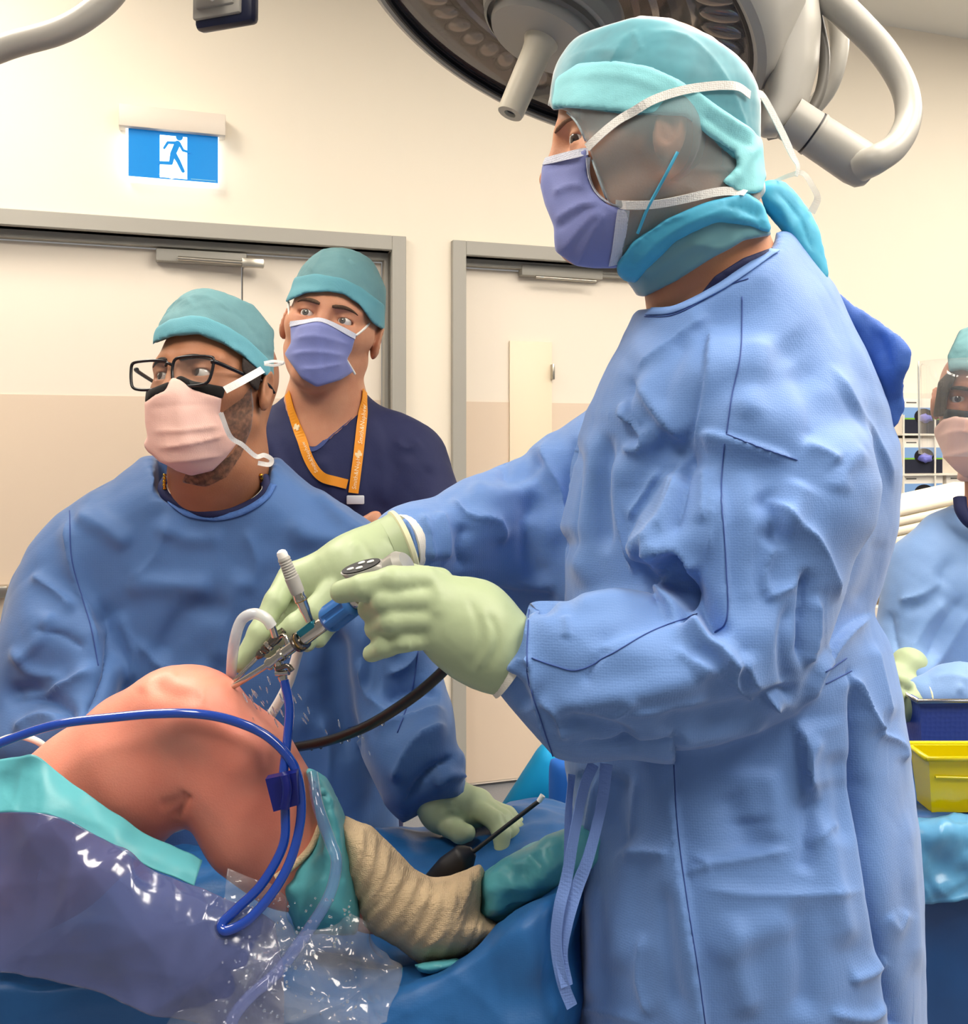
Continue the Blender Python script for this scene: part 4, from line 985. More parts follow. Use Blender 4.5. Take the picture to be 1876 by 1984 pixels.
# ---- the surgeon's gloved hands
def fingers_field(g, chains, palm, k=.010, kf=.003):
    d = palm(g)
    for pts, rs in chains: d = smin(d, chain(g, pts, rs, .004), kf)
    return d
def bounds(pts, pad):
    p = np.array(pts); return tuple(p.min(0)-pad), tuple(p.max(0)+pad)
def hand(name, chains, palm_chains, par, folds=(), h=.0026, m=None, kp=.022, amp=.25):
    """five separate fingers rooted in a palm; each chain is a list of (px, py, Y, r)"""
    allp = [P(*q[:3]) for c in chains+palm_chains for q in c]
    lo, hi = bounds(allp, .045)
    def f(g):
        d = None
        for c in palm_chains:
            e = chain(g, [P(*q[:3]) for q in c], [q[3] for q in c], .02)
            d = e if d is None else smin(d, e, kp)
        for c in chains: d = smin(d, chain(g, [P(*q[:3]) for q in c], [q[3] for q in c], .005), .0026)
        return d
    V, Q = mesh_of(Grid(lo, hi, h), f, 0, 2)
    if folds: V = creases(V, Q, folds)
    V = crumple(V, Q, amp, 120, 4, 2)
    o = add(name, V, Q, m or M_glove, par)
    return o, bvh_of(V, Q)
# near (left) hand round the camera head
hn, bHn = hand('glove', [
    [(825, 1124, .885, .0135), (760, 1124, .872, .0122), (705, 1138, .872, .0116), (661, 1147, .885, .0106)],          # index, stretched along the camera
    [(825, 1162, .876, .0118), (745, 1164, .868, .0112), (718, 1180, .892, .0108), (735, 1182, .935, .0100)],          # middle, curled round
    [(832, 1199, .876, .0114), (758, 1202, .868, .0108), (730, 1217, .892, .0104), (745, 1225, .932, .0096)],          # ring
    [(838, 1234, .880, .0108), (782, 1241, .874, .0100), (748, 1252, .880, .0096), (720, 1266, .896, .0086)],          # little finger
    [(850, 1130, .915, .0150), (790, 1118, .945, .0130), (730, 1135, .958, .0115), (700, 1150, .955, .0100)]],         # thumb, behind
    [[(905, 1205, .905, .035), (838, 1138, .892, .016)], [(905, 1210, .905, .034), (845, 1166, .886, .0150)], [(905, 1215, .905, .034), (850, 1198, .886, .0150)], [(905, 1225, .905, .034), (858, 1230, .888, .0150)], [(905, 1215, .905, .037), (955, 1258, .905, .0325)],
     [(950, 1250, .905, .034), (980, 1268, .905, .034)]], sg_p,
    [([(905, 1150), (930, 1230), (905, 1308)], 'g', -1.2, 8, 8), ([(930, 1170), (950, 1240), (918, 1312)], 'g', 1.2, 8, 8), ([(942, 1180), (965, 1245), (930, 1312)], 'g', -1.5, 7, 7), ([(755, 1240), (760, 1255), (752, 1268)], 'r', 1.2, 4, 4), ([(772, 1240), (776, 1258)], 'r', 1.2, 4, 4),
     ([(790, 1240), (795, 1262)], 'r', 1.0, 4, 4), ([(812, 1242), (815, 1270)], 'r', 1.0, 5, 5), ([(830, 1110), (850, 1150), (845, 1200)], 'g', 1.5, 12, 12)])
tube('glove_cuff', [P(955, 1243, .905), P(976, 1262, .905)], [.0365, .0345], M_glove, hn, n=4, seg=32)
tube('knit_cuff', [P(968, 1256, .905), P(1005, 1280, .905)], [.0335, .040], M_cuff, sg_p, n=4, seg=32)
# far (right) hand with the second instrument
hf, bHf = hand('glove', [
    [(562, 1118, 1.085, .0145), (535, 1165, 1.062, .0128), (502, 1225, 1.045, .0115), (466, 1287, 1.035, .0095)],      # index
    [(590, 1130, 1.100, .0145), (575, 1185, 1.085, .0130), (545, 1225, 1.068, .0115), (520, 1258, 1.060, .0100)],      # middle
    [(630, 1150, 1.105, .0140), (610, 1200, 1.095, .0125), (590, 1230, 1.080, .0112), (595, 1246, 1.065, .0100)],      # ring
    [(660, 1165, 1.110, .0130), (640, 1205, 1.100, .0115), (622, 1228, 1.090, .0105), (618, 1240, 1.080, .0095)],      # little finger
    [(650, 1140, 1.060, .0160), (610, 1185, 1.045, .0140), (572, 1212, 1.040, .0122), (545, 1232, 1.040, .0105)]],     # thumb
    [[(690, 1105, 1.09, .034), (575, 1118, 1.088, .018)], [(690, 1110, 1.09, .034), (600, 1140, 1.09, .020)], [(690, 1115, 1.09, .034), (640, 1155, 1.09, .022)], [(690, 1105, 1.09, .035), (745, 1075, 1.10, .033), (765, 1062, 1.105, .035)]], sg_p,
    [([(680, 1050), (690, 1060), (700, 1052)], 'r', 1.5, 6, 6), ([(700, 1045), (720, 1080), (735, 1120)], 'g', -1, 8, 8), ([(555, 1120), (540, 1160), (555, 1180)], 'g', 1, 8, 8), ([(740, 1040), (765, 1060), (775, 1100)], 'g', -1, 6, 6)])
p0, p1 = P(752, 1068, 1.10), P(778, 1058, 1.105)
tube('glove_cuff', [p0, p1], [.0365, .0395], M_glove, hf, n=4, seg=36)
lathe('cuff_roll', p1, unit(p1-p0), [(-.002, .0385), (.000, .0415), (.004, .0415), (.006, .0385)], mat('cuff_roll', (220, 218, 178), rough=.45), hf, seg=36, cap=False)
tube('knit_cuff', [p1, P(800, 1052, 1.115)], [.036, .034], M_cuff, sg_p, n=4, seg=32)

# ------------------------------------------------------------------ the instruments
M_steel = mat('surgical_steel', (196, 188, 178), rough=0.16, metal=1.0)
M_steel_d = mat('dark_steel', (120, 112, 104), rough=0.22, metal=1.0)
M_brass = mat('brass_ring', (190, 150, 90), rough=0.25, metal=1.0)
M_grip = mat('grip_blue', (52, 108, 178), rough=0.35)
M_tealglass = mat('steel_teal_mark', (40, 120, 140), rough=0.2, metal=0.5)
M_camgrey = mat('camera_grey', (172, 170, 164), rough=0.3, metal=0.4)
M_ribgrey = mat('light_post_grey', (168, 164, 158), rough=0.45)
S0, S1 = P(427, 1346, 1.005), P(526, 1284, .985)
S2 = P(735, 1128, .925)
ax_ = unit(S2-S1)
sc_ = thing('arthroscope', 'steel arthroscope with blue grip entering the front of the knee', 'arthroscope', S0)
tube('sheath', [S0-unit(S1-S0)*.012, S1], .0031, M_steel, sc_, smooth_path=False, seg=14)
tube('sheath_tip', [S0-unit(S1-S0)*.013, S0-unit(S1-S0)*.008], .0022, M_steel_d, sc_, smooth_path=False)
def at(px, py):                       # point on the scope axis nearest a pixel
    best = min(np.linspace(-.02, .2, 400), key=lambda t: np.hypot(*(np.array(pix(S1+ax_*t))-[px, py])))
    return best
t1, t2, t3, t4, t5 = at(545, 1272), at(575, 1245), at(612, 1218), at(640, 1200), at(690, 1165)
lathe('hub', S1, ax_, [(-.006, .003), (-.004, .0062), (.0, .0065), (.004, .0050), (t1, .0052), (t1+.001, .0068), (t1+.006, .0070), (t1+.007, .0056), (t2, .0056)], M_steel, sc_, seg=28)
lathe('lock_ring', S1+ax_*t2, ax_, [(-.001, .0062), (.0, .0098), (.003, .0102), (.004, .0088), (.006, .0088), (.007, .0102), (.0095, .0098), (.0105, .0072)], M_steel_d, sc_, seg=32)
lathe('brass_washer', S1+ax_*(t2+.0045), ax_, [(0, .0094), (.0018, .0094)], M_brass, sc_, seg=28)
lathe('scope_body', S1+ax_*(t2+.008), ax_, [(0, .0072), (t3-t2+.002, .0072), (t3-t2+.004, .0058), (t4-t2-.008, .0056), (t4-t2-.002, .0078)], M_steel, sc_, seg=28)
s_ = unit(np.cross(ax_, [0, 1, 0])); up_ = s_ if s_[2] > 0 else -s_
V, Fc = box_vf(S1+ax_*((t2+t3)/2+.007)+up_*.0052-np.array([0, .003, 0]), (.0075, t3-t2-.006, .009), np.array([np.cross(ax_, up_), ax_, up_]), bev=.001)
add('teal_inlay', V, Fc, M_tealglass, sc_)
# blue fluted grip: twelve-sided barrel with flats
def fluted(c, axis, prof, n, depth, m, name, par):
    seg = n*8; axis = unit(axis); nn = unit(np.cross(axis, [0, 0, 1])); b = np.cross(axis, nn); a = np.linspace(0, 2*np.pi, seg, endpoint=False)
    V = []
    for t, r, q in prof:
        rr = r-depth*q*np.clip(np.cos(a*n)*2.2, 0, 1)
        V.append(np.array(c)+axis*t+rr[:, None]*(np.cos(a)[:, None]*nn+np.sin(a)[:, None]*b))
    V = np.concatenate(V); K = len(prof)
    Fc = [[i*seg+j, i*seg+(j+1) % seg, (i+1)*seg+(j+1) % seg, (i+1)*seg+j] for i in range(K-1) for j in range(seg)]+[list(range(seg))[::-1], [(K-1)*seg+j for j in range(seg)]]
    return add(name, V, Fc, m, par, sharp=45)
gl = t5-t4
fluted(S1+ax_*(t4-.004), ax_, [(0, .0095, 0), (.002, .0128, 0), (.005, .0140, .2), (.007, .0140, 1), (gl-.006, .0135, 1), (gl-.003, .0135, .2), (gl, .0125, 0), (gl+.002, .010, 0)], 6, .0028, M_grip, 'grip', sc_)
lathe('neck_ring', S1+ax_*(t5-.002), ax_, [(0, .0095), (.003, .0108), (.008, .0108), (.009, .0095)], M_steel, sc_)
tC = at(760, 1108)
lathe('camera_head', S1+ax_*(t5+.007), ax_, [(0, .0095), (.004, .0125), (.014, .0150), (.030, .0158), (tC-t5+.006, .0150), (tC-t5+.012, .010), (tC-t5+.013, 0)], M_camgrey, sc_, seg=32)
bt = P(700, 1098, .918); bn = unit(np.array([-.35, -.35, .85])); bx = unit(ax_-bn*(ax_@bn)); by = np.cross(bn, bx)
a = np.linspace(0, 2*np.pi, 28, endpoint=False)
hump = []
for t, rx, ry in [(-.022, .026, .014), (-.004, .024, .0125), (0, .0215, .0110)]:
    hump.append(bt+bn*t+(np.cos(a)*rx)[:, None]*bx+(np.sin(a)*ry)[:, None]*by+bx*(.018 if t < -.02 else .004 if t < -.001 else 0))
V = np.concatenate(hump); Fc = [[i*28+j, i*28+(j+1) % 28, (i+1)*28+(j+1) % 28, (i+1)*28+j] for i in range(2) for j in range(28)]+[list(range(56, 84)), list(range(28))[::-1]]
add('button_housing', V, Fc, M_camgrey, sc_, sharp=40)
V = np.concatenate([bt+bn*t+(np.cos(a)*.0200)[:, None]*bx+(np.sin(a)*.0098)[:, None]*by for t in (-.001, .0012)])
bp_ = add('button_pad', V, [[j, (j+1) % 28, 28+(j+1) % 28, 28+j] for j in range(28)]+[list(range(28, 56)), list(range(28))[::-1]], M_black, sc_, sharp=40)
for (u, v) in ((-.010, -.002), (.0, -.0045), (.0, .0045), (.010, .002)):
    c = bt+bn*.0013+bx*u+by*v
    V = np.concatenate([c+bn*t+(np.cos(a)*.0036)[:, None]*bx+(np.sin(a)*.0020)[:, None]*by for t in (0, .0009)])
    add('button', V, [[j, (j+1) % 28, 28+(j+1) % 28, 28+j] for j in range(28)]+[list(range(28, 56))], mat('button_white', (225, 225, 220), rough=.3), bp_, sharp=40)
# light post with ribbed grey boot
q0, q1 = P(600, 1203, .955), P(546, 1072, .945); qa = unit(q1-q0); ql = np.linalg.norm(q1-q0)
pr = [(0, .0038), (.008, .0042), (.012, .0050), (.020, .0054), (.022, .0062), (.026, .0062), (.027, .0058), (.031, .0060)]
lathe('light_post', q0, qa, pr, M_steel, sc_, seg=24)
boot = [(.030, .0064), (.033, .0068), (.046, .0070)]
for i in range(7): boot += [(.047+i*.0026, .0070-.0001*i), (.0477+i*.0026, .0063-.0001*i), (.0489+i*.0026, .0063-.0001*i), (.0496+i*.0026, .0069-.0001*i)]
boot += [(.0660, .0062), (.068, .0055)]
lathe('ribbed_boot', q0, qa, boot, M_ribgrey, sc_, seg=28)
lathe('white_tip', q0+qa*.0675, qa, [(0, .0052), (.004, .0052), (.0065, .0044), (.008, .002), (.0082, 0)], mat('white_silicone', (235, 230, 224), rough=.4), sc_, seg=24)
lathe('brass_washer', q0+qa*.0215, qa, [(0, .0064), (.001, .0064)], M_brass, sc_, seg=24)
# stopcock under the hub
k0, k1 = P(538, 1278, .982), P(551, 1322, .978); ka = unit(k1-k0)
stp = lathe('stopcock', k0, ka, [(0, .0042), (.006, .0045), (.007, .0058), (.010, .0058), (.011, .0040), (.016, .0040), (.017, .0052), (.021, .0046), (.024, .0036)], M_steel, sc_, seg=24)
tube('tap_lever', [P(536, 1296, .976), P(557, 1290, .970), P(566, 1300, .968)], [.0022, .0024, .003], M_steel_d, stp, n=4)
tube('tap_lever', [P(535, 1305, .978), P(560, 1303, .972)], [.0026, .0026], M_steel, stp, smooth_path=False)
# second instrument
pr_ = thing('outflow_cannula', 'thin steel cannula with tap held in the far gloved hand', 'cannula', P(436, 1338, 1.02))
c0, c1 = P(438, 1336, 1.018), P(500, 1272, 1.022); ca_ = unit(c1-c0)
tube('cannula_shaft', [c0-ca_*.012, c1], .0023, M_steel, pr_, smooth_path=False)
lathe('cannula_hub', c1, ca_, [(-.002, .0024), (.002, .0046), (.006, .0050), (.007, .0040), (.009, .0052), (.012, .0052), (.013, .0042), (.020, .0050), (.024, .0058), (.030, .0058), (.031, .0040), (.038, .0036)], M_steel_d, pr_, seg=24)
lathe('hub_collar', c1+ca_*.014, ca_, [(0, .0060), (.0035, .0060)], M_steel, pr_)
tube('tap_lever', [c1+ca_*.026, c1+ca_*.026+np.array([.010, -.006, .004]), c1+ca_*.024+np.array([.016, -.008, -.004])], [.003, .0024, .003], M_steel, pr_, n=4)
tube('hose_barb', [P(533, 1232, 1.010), P(527, 1212, 1.005)], [.0042, .0036], M_steel, pr_, smooth_path=False)
tube('barb_elbow', [c1+ca_*.034, P(533, 1232, 1.010)], .004, M_steel_d, pr_, smooth_path=False)
# ------------------------------------------------------------------ shared: cap, mask and gown of the people behind
M_capcloth = mat('cap_cloth_teal', (104, 148, 154), rough=0.75, weave=(700, 0.25), bump=(30, 0.3), noise=(14, 0.10))
M_capband = mat('cap_band_teal', (96, 160, 174), rough=0.7, weave=(700, 0.25), bump=(24, 0.2))
M_pink = mat('mask_pink', (226, 184, 172), rough=0.75, weave=(620, 0.2))
M_foam = mat('mask_foam_black', (18, 16, 16), rough=0.9)
M_gold = mat('gold', (212, 160, 60), rough=0.22, metal=1.0)

def person_mesh(h, neck, rest, lo, hi, fine=.0030, pad=.15):
    c = h.C
    g = Grid(lo, hi, .018, (tuple(c-np.array([pad*.85, pad*.85, pad*1.12])), tuple(c+np.array([pad*.85, pad*.85, pad]))), fine)
    f = lambda g: smin(smin(h.face(g), neck(g), .025), rest(g), .03)
    return mesh_of(g, f, 0, 2)
def head_grid(h, s=.16, hh=.003): return Grid(tuple(h.C-s), tuple(h.C+s), hh)

# ------------------------------------------------------------------ assisting surgeon (glasses, pink mask)
as_p = thing('person', 'assistant in blue gown with black glasses and pink mask behind the bent knee', 'person', (P(400, 0, 1.52)[0], 1.52, 0))
fa = unit([-.38, -.90, .19])
ha = Head(P(343, 722, 1.385)-fa*.094, fa, roll=R(3), sc=.985, cr=.014)
def a_neck(g): return chain(g, [ha.w(-.025, 0, -.04), P(425, 900, 1.47), P(405, 1010, 1.515)], [.058, .066, .074], .03)
afeet = [(P(320, 0, 1.5)[0], 1.52), (P(520, 0, 1.5)[0], 1.56)]
def a_rest(g):
    t = smin(ell(g, P(400, 1130, 1.57), (.16, .085, .10)), ell(g, P(400, 1500, 1.55), (.15, .09, .2)), .1)
    t = smin(t, chain(g, [P(700, 1080, 1.52), P(800, 1330, 1.46), P(862, 1540, 1.34)], [.045, .040, .028]), .04)
    t = smin(t, chain(g, [P(110, 1090, 1.52), P(20, 1350, 1.48), P(160, 1450, 1.36)], [.045, .040, .028]), .04)
    return smin(t, legs(g, [tuple(P(320, 1600, 1.53)), tuple(P(500, 1600, 1.55))], afeet), .05)
V, Q = person_mesh(ha, a_neck, a_rest, (-.85, 1.24, -.01), (.02, 1.72, 1.56))
M_skinA = skin('skin_assistant', (172, 118, 86), (160, 106, 76)); add('body', V, Q, M_skinA, as_p); bA = bvh_of(V, Q)
eyes(ha, as_p, unit(fa+np.array([-.28, .05, .02])), (64, 46, 36)); brows(ha, as_p, bA, (34, 24, 20)); shoes(as_p, afeet, (0, -1))
ga = head_grid(ha); ska = lambda g: smin(ha.skull(g), a_neck(g), .03)
capA = [(270, 700), (283, 690), (300, 665), (340, 650), (385, 648), (430, 665), (470, 690), (506, 722), (530, 735), (530, 640), (490, 590), (440, 570), (405, 560), (375, 556), (335, 565), (295, 595), (270, 642)]
def puff(h, k=.26):
    return lambda g: h.skull(g)-k*np.clip(h.local(g).Z-.045, 0, .09)
on_head('cap', puff(ha), .0045, capA, M_capcloth, [([(330, 585), (400, 575), (470, 620)], 'r', 3, 10, 12), ([(360, 575), (380, 600)], 'r', 2, 8, 8), ([(420, 590), (470, 615), (495, 650)], 'r', -3, 8, 8), ([(300, 610), (350, 590), (420, 600)], 'g', -3, 14, 14)], grid=ga, par=as_p, crum=1.2)
on_head('cap_band', puff(ha), .0068, [(268, 701), (282, 691), (300, 664), (340, 649), (385, 647), (430, 664), (470, 689), (508, 724), (528, 738), (520, 695), (480, 656), (440, 631), (400, 614), (370, 610), (330, 618), (290, 642), (268, 660)], M_capband, [([(320, 655), (370, 635), (440, 650)], 'r', 1.2, 8, 8)], grid=ga, par=as_p, crum=.5)
ba = mask_base(ha, ska)
mkA, bMA = on_head('face_mask', ba, .009, [(333, 732), (349, 734), (373, 754), (430, 771), (425, 806), (442, 840), (460, 858), (440, 884), (412, 912), (371, 922), (341, 912), (305, 888), (287, 876), (277, 862), (286, 846), (281, 818), (280, 780), (301, 764), (321, 756), (327, 741)], M_pink,
    [([(283, 792), (340, 785), (425, 785)], 'r', -1.5, 6, 10), ([(290, 838), (350, 835), (432, 826)], 'r', 3.5, 10, 4), ([(300, 870), (370, 860), (445, 842)], 'r', 4, 12, 4), ([(290, 880), (330, 895), (440, 880)], 'r', 3, 10, 5), ([(345, 740), (350, 790), (360, 880)], 'g', 2, 14, 14)], grid=ga, par=as_p, crum=.3)
on_head('mask_foam', ba, .008, [(280, 783), (283, 757), (330, 738), (350, 727), (373, 738), (438, 750), (431, 774), (373, 758), (349, 738), (333, 736), (321, 760), (301, 768)], M_foam, grid=ga, par=mkA)
mba = MB(bA, bMA)
ribbon('side_binding', bMA, [(436, 752), (430, 785), (425, 806)], .008, M_maskedge, mkA, lift=.001)
_, bCapA = None, None
tube_tie = lambda pts, w, par: add('mask_tie', *strip_vf(spline(Pm(pts), 8), np.tile([.15, -1, .1], (len(spline(Pm(pts), 8)), 1)), w, .0009), M_tie, par, smooth=False)
tube_tie([(436, 756, 1.335), (470, 738, 1.345), (509, 716, 1.372)], .0105, mkA)
tube_tie([(428, 800, 1.34), (446, 845, 1.355), (470, 862, 1.375), (496, 884, 1.39), (512, 882, 1.395), (526, 890, 1.40), (522, 900, 1.40), (500, 897, 1.395)], .0065, mkA)
tube_tie([(512, 703, 1.40), (530, 700, 1.41), (550, 703, 1.42), (532, 708, 1.42), (512, 706, 1.41)], .004, mkA)
on_head('beard', lambda g: smin(ha.face(g, False), a_neck(g), .02), .0022, [(428, 800), (470, 770), (487, 745), (492, 790), (488, 830), (470, 880), (440, 925), (400, 945), (350, 935), (360, 915), (440, 885), (462, 858), (440, 838)], film('stubble', (62, 44, 34), 0.42, rough=.9, spec=.1, noise=(160, .3)), grid=ga, par=as_p)
on_head('hair', lambda g: ha.skull(g), .006, [(470, 690), (508, 722), (500, 760), (486, 748), (468, 715)], mat('hair_dark', (40, 30, 26), rough=.8, bump=(200, .4)), grid=ga, par=as_p)
# glasses
gls = thing('eyeglasses', 'black rectangular glasses worn by the assistant', 'glasses', ha.w(.1, 0, -.02))
M_gframe = mat('glasses_black', (22, 20, 24), rough=0.25)
for b in (-1, 1):
    o = [(.033, .013), (.031, .0185), (.020, .0205), (0, .021), (-.018, .0200), (-.0265, .017), (-.029, .008), (-.0285, -.004), (-.024, -.0175), (-.016, -.0215), (0, -.0225), (.016, -.0215), (.027, -.017), (.0315, -.004)]
    ring = [ha.w(.113-.010*(abs(x*b+b*.034)/.064)**2*1.0, b*.0355+x, y-.004) for x, y in [(u*b, v) for u, v in o]]
    lp = spline(np.array(ring+[ring[0], ring[1]]), 4)
    V, Fc = tube_vf(lp, .0022, 8); rim = add('rim', V, Fc, M_gframe, gls)
    c = np.mean(ring, 0); n = len(ring)
    add('lens', np.array(ring+[c+ha.f*.001]), [[i, (i+1) % n, n] for i in range(n)], film('lens_clear', (220, 225, 228), 0.04, rough=.02), rim)
    tube('temple', [ha.w(.104, b*.0655, .008), ha.w(.098, b*.0715, .008), ha.w(.05, b*.0800, .004), ha.w(.0, b*.0865, .002), ha.w(-.02, b*.088, -.008)], [.0028, .0030, .0027, .0024, .002], M_gframe, gls, n=5, seg=8)
tube('bridge', [ha.w(.113, -.006, .006), ha.w(.1165, 0, .008), ha.w(.113, .006, .006)], .0022, M_gframe, gls, n=4)
# gown
M_gownA = mat('gown_blue_dull', (72, 108, 162), rough=0.6, weave=(300, 0.15), bump=(12, 0.25, 4), crinkle=(4.5, 0.9), sheen=0.2, spec=0.3, noise=(6, 0.06))
def gownA(g):
    t = inflate(g, [(262, 900), (180, 950), (110, 995), (60, 1060), (20, 1130), (-10, 1250), (-60, 1420), (-90, 1650), (-90, 2050), (760, 2050), (770, 1600), (750, 1400), (790, 1250), (800, 1130), (745, 1040), (680, 985), (600, 940), (556, 902), (540, 884), (276, 884)], 1.54, field_lerp(g, [(400, 930, .115), (400, 1200, .125), (400, 1800, .12)]), .075)
    l = inflate(g, [(640, 975), (730, 1022), (790, 1100), (832, 1200), (852, 1285), (884, 1370), (886, 1440), (906, 1460), (904, 1515), (912, 1548), (880, 1560), (820, 1575), (780, 1600), (745, 1560), (690, 1440), (660, 1300), (640, 1150)],
                field_lerp(g, [(700, 1050, 1.50), (780, 1280, 1.44), (830, 1500, 1.35)]), .062, .05)
    r = inflate(g, [(180, 952), (60, 1062), (5, 1200), (-40, 1320), (-60, 1480), (80, 1520), (200, 1440), (235, 1300), (195, 1150), (230, 1020)], field_lerp(g, [(150, 1050, 1.50), (60, 1300, 1.44), (150, 1450, 1.36)]), .07, .055)
    d = smin(smin(t, l, .02), r, .02)
    nk = np.maximum(poly_m(g, [(300, 700), (304, 952), (340, 980), (400, 998), (460, 990), (508, 962), (524, 930), (524, 700)], 0), g.Y-1.545)
    return smax(d, -nk, .006)
V, Q = mesh_of(Grid((-.86, 1.24, .62), (.03, 1.70, 1.31), .0085), gownA, 1, 2)
V = creases(V, Q, [(f[0], f[1], f[2]*2.0)+tuple(f[3:]) for f in [([(135, 985), (140, 1080), (160, 1160), (190, 1280)], 'r', 7, 14, 20), ([(60, 1110), (110, 1150), (145, 1190)], 'r', 6, 14, 14), ([(140, 990), (200, 1020), (260, 1060)], 'g', 5, 20, 20), ([(190, 1150), (215, 1260), (160, 1400)], 'r', -8, 14, 14), ([(195, 1290), (120, 1340), (20, 1350)], 'r', 9, 14, 18),
    ([(0, 1340), (90, 1350), (150, 1400)], 'g', -9, 18, 18), ([(20, 1420), (80, 1390), (150, 1395)], 'r', 6, 12, 12), ([(240, 1150), (300, 1130), (420, 1140)], 'g', 4, 20, 24), ([(300, 1290), (360, 1190), (460, 1180)], 'g', -4, 22, 22), ([(480, 1100), (440, 1200), (420, 1300)], 'g', 4, 22, 22), ([(260, 1230), (330, 1300), (430, 1290)], 'r', 4, 16, 16),
    ([(690, 1000), (700, 1100), (720, 1250), (690, 1400)], 'g', -9, 22, 22), ([(760, 1090), (770, 1180), (750, 1280)], 'g', 7, 18, 22), ([(700, 1270), (720, 1350), (780, 1420)], 'r', 8, 14, 18), ([(740, 1360), (800, 1340), (860, 1340)], 'r', -7, 12, 12), ([(720, 1410), (790, 1400), (870, 1370)], 'r', 8, 12, 14), ([(760, 1520), (800, 1440), (870, 1400)], 'r', 8, 12, 16),
    ([(780, 1570), (830, 1500), (895, 1460)], 'r', -7, 12, 12), ([(840, 1520), (870, 1500), (905, 1505)], 'r', 6, 8, 10), ([(640, 1200), (650, 1350), (680, 1480)], 'g', -10, 24, 20), ([(560, 1000), (600, 1040), (690, 1040)], 'g', 4, 22, 22), ([(600, 950), (660, 1000), (730, 1050)], 'g', 4, 14, 14), ([(590, 1150), (600, 1300), (580, 1450)], 'g', 5, 24, 24), ([(300, 1000), (360, 1040), (440, 1040)], 'g', 3, 20, 20), ([(620, 1380), (640, 1450), (630, 1560)], 'r', 6, 14, 14), ([(330, 1010), (300, 1080), (250, 1130)], 'r', 3, 14, 20), ([(470, 1020), (500, 1090), (480, 1160)], 'r', 2.5, 14, 18), ([(560, 1060), (540, 1130), (560, 1220)], 'r', 3, 14, 18), ([(230, 1180), (260, 1260), (250, 1330)], 'r', 4, 12, 16), ([(100, 1180), (80, 1240), (30, 1290)], 'r', 5, 12, 16), ([(60, 1220), (120, 1230), (170, 1260)], 'r', -4, 10, 12), ([(20, 1250), (60, 1300), (130, 1310)], 'r', 5, 10, 14), ([(820, 1240), (790, 1290), (740, 1310)], 'r', 5, 9, 12), ([(690, 1130), (720, 1180), (770, 1200)], 'r', 4, 10, 14)]])
V = crumple(V, Q, 4.5, 10, 21, 3)
gwA = add('gown', V, Q, M_gownA, as_p); bGA = bvh_of(V, Q)
p, nn = trace(bGA, [(312, 962), (345, 988), (400, 1005), (460, 997), (512, 968), (530, 940)], 8, .0008, 1.44, 3)
V, Fc = strip_vf(p, nn, .010, .002); add('neck_binding', V, Fc, mat('gown_binding_dull', (76, 116, 184), rough=.7, weave=(420, .3), bump=(220, .5)), gwA)
for s in ([(135, 990), (140, 1090), (175, 1210), (190, 1290)], [(775, 1090), (810, 1200), (800, 1330), (770, 1420)]): seam('seam', bGA, s, M_seam, gwA, r=.0008)
# standing collar behind the neck
for pts in ([(268, 930, 1.52), (264, 905, 1.53), (282, 890, 1.55), (330, 893, 1.57)], [(548, 925, 1.50), (546, 905, 1.53), (520, 896, 1.55), (480, 898, 1.57)]):
    a_ = Pm(pts); b_ = a_+np.array([0, .0, -.045]); sheet('collar', [a_, (a_+b_)/2+[0, .004, 0], b_], M_gownA, gwA, nu=6, nv=4, th=.002)
ringp = [(322, 925, 1.45), (312, 950, 1.435), (335, 975, 1.43), (400, 996, 1.42), (470, 985, 1.43), (512, 955, 1.435), (508, 925, 1.45)]
tube('scrub_collar', Pm(ringp)+np.array([0, .012, 0]), .0085, M_scrub, as_p, n=8, seg=10)
tube('undershirt_piping', Pm([(q[0]+(6 if q[0] < 400 else -6), q[1]-4, q[2]) for q in ringp])+np.array([0, .010, 0]), .003, M_tie, as_p, n=8, seg=8)
nkl = thing('necklace', 'gold chain necklace round the neck of the assistant', 'necklace', P(410, 965, 1.44))
for k_, pts in enumerate(([(320, 918), (319, 940), (323, 962)], [(503, 918), (507, 940), (503, 965)])):
    p, nn = trace(bA, pts, 10, .002, 1.44, 2); r_ = .0022+.0009*np.sin(np.arange(len(p))*2.1)
    V, Fc = tube_vf(p, r_, 8); add('chain', V, Fc, M_gold, nkl)
# resting gloved hand on the drape
hA, _ = hand('glove', [
    [(880, 1568, 1.335, .017), (872, 1600, 1.315, .0150), (892, 1614, 1.300, .0135), (906, 1614, 1.292, .0115)],
    [(930, 1572, 1.32, .0140), (960, 1590, 1.30, .0125), (972, 1618, 1.285, .0115), (972, 1648, 1.275, .0100)],
    [(940, 1566, 1.33, .0138), (975, 1588, 1.32, .0125), (990, 1612, 1.305, .0115), (993, 1642, 1.295, .0100)],
    [(942, 1562, 1.34, .0135), (982, 1582, 1.335, .0120), (1000, 1605, 1.325, .0110), (1006, 1634, 1.315, .0098)],
    [(940, 1560, 1.355, .0125), (984, 1578, 1.352, .0110), (1004, 1598, 1.345, .0102), (1013, 1624, 1.335, .0090)]],
    [[(862, 1560, 1.345, .030), (915, 1568, 1.335, .022)], [(862, 1560, 1.345, .030), (925, 1562, 1.345, .022)], [(862, 1560, 1.345, .030), (845, 1535, 1.345, .030)]], as_p, h=.003,
    folds=[([(850, 1585), (870, 1570), (890, 1575)], 'r', 1.5, 5, 5), ([(838, 1570), (850, 1555), (880, 1555)], 'r', 1.5, 5, 5)])
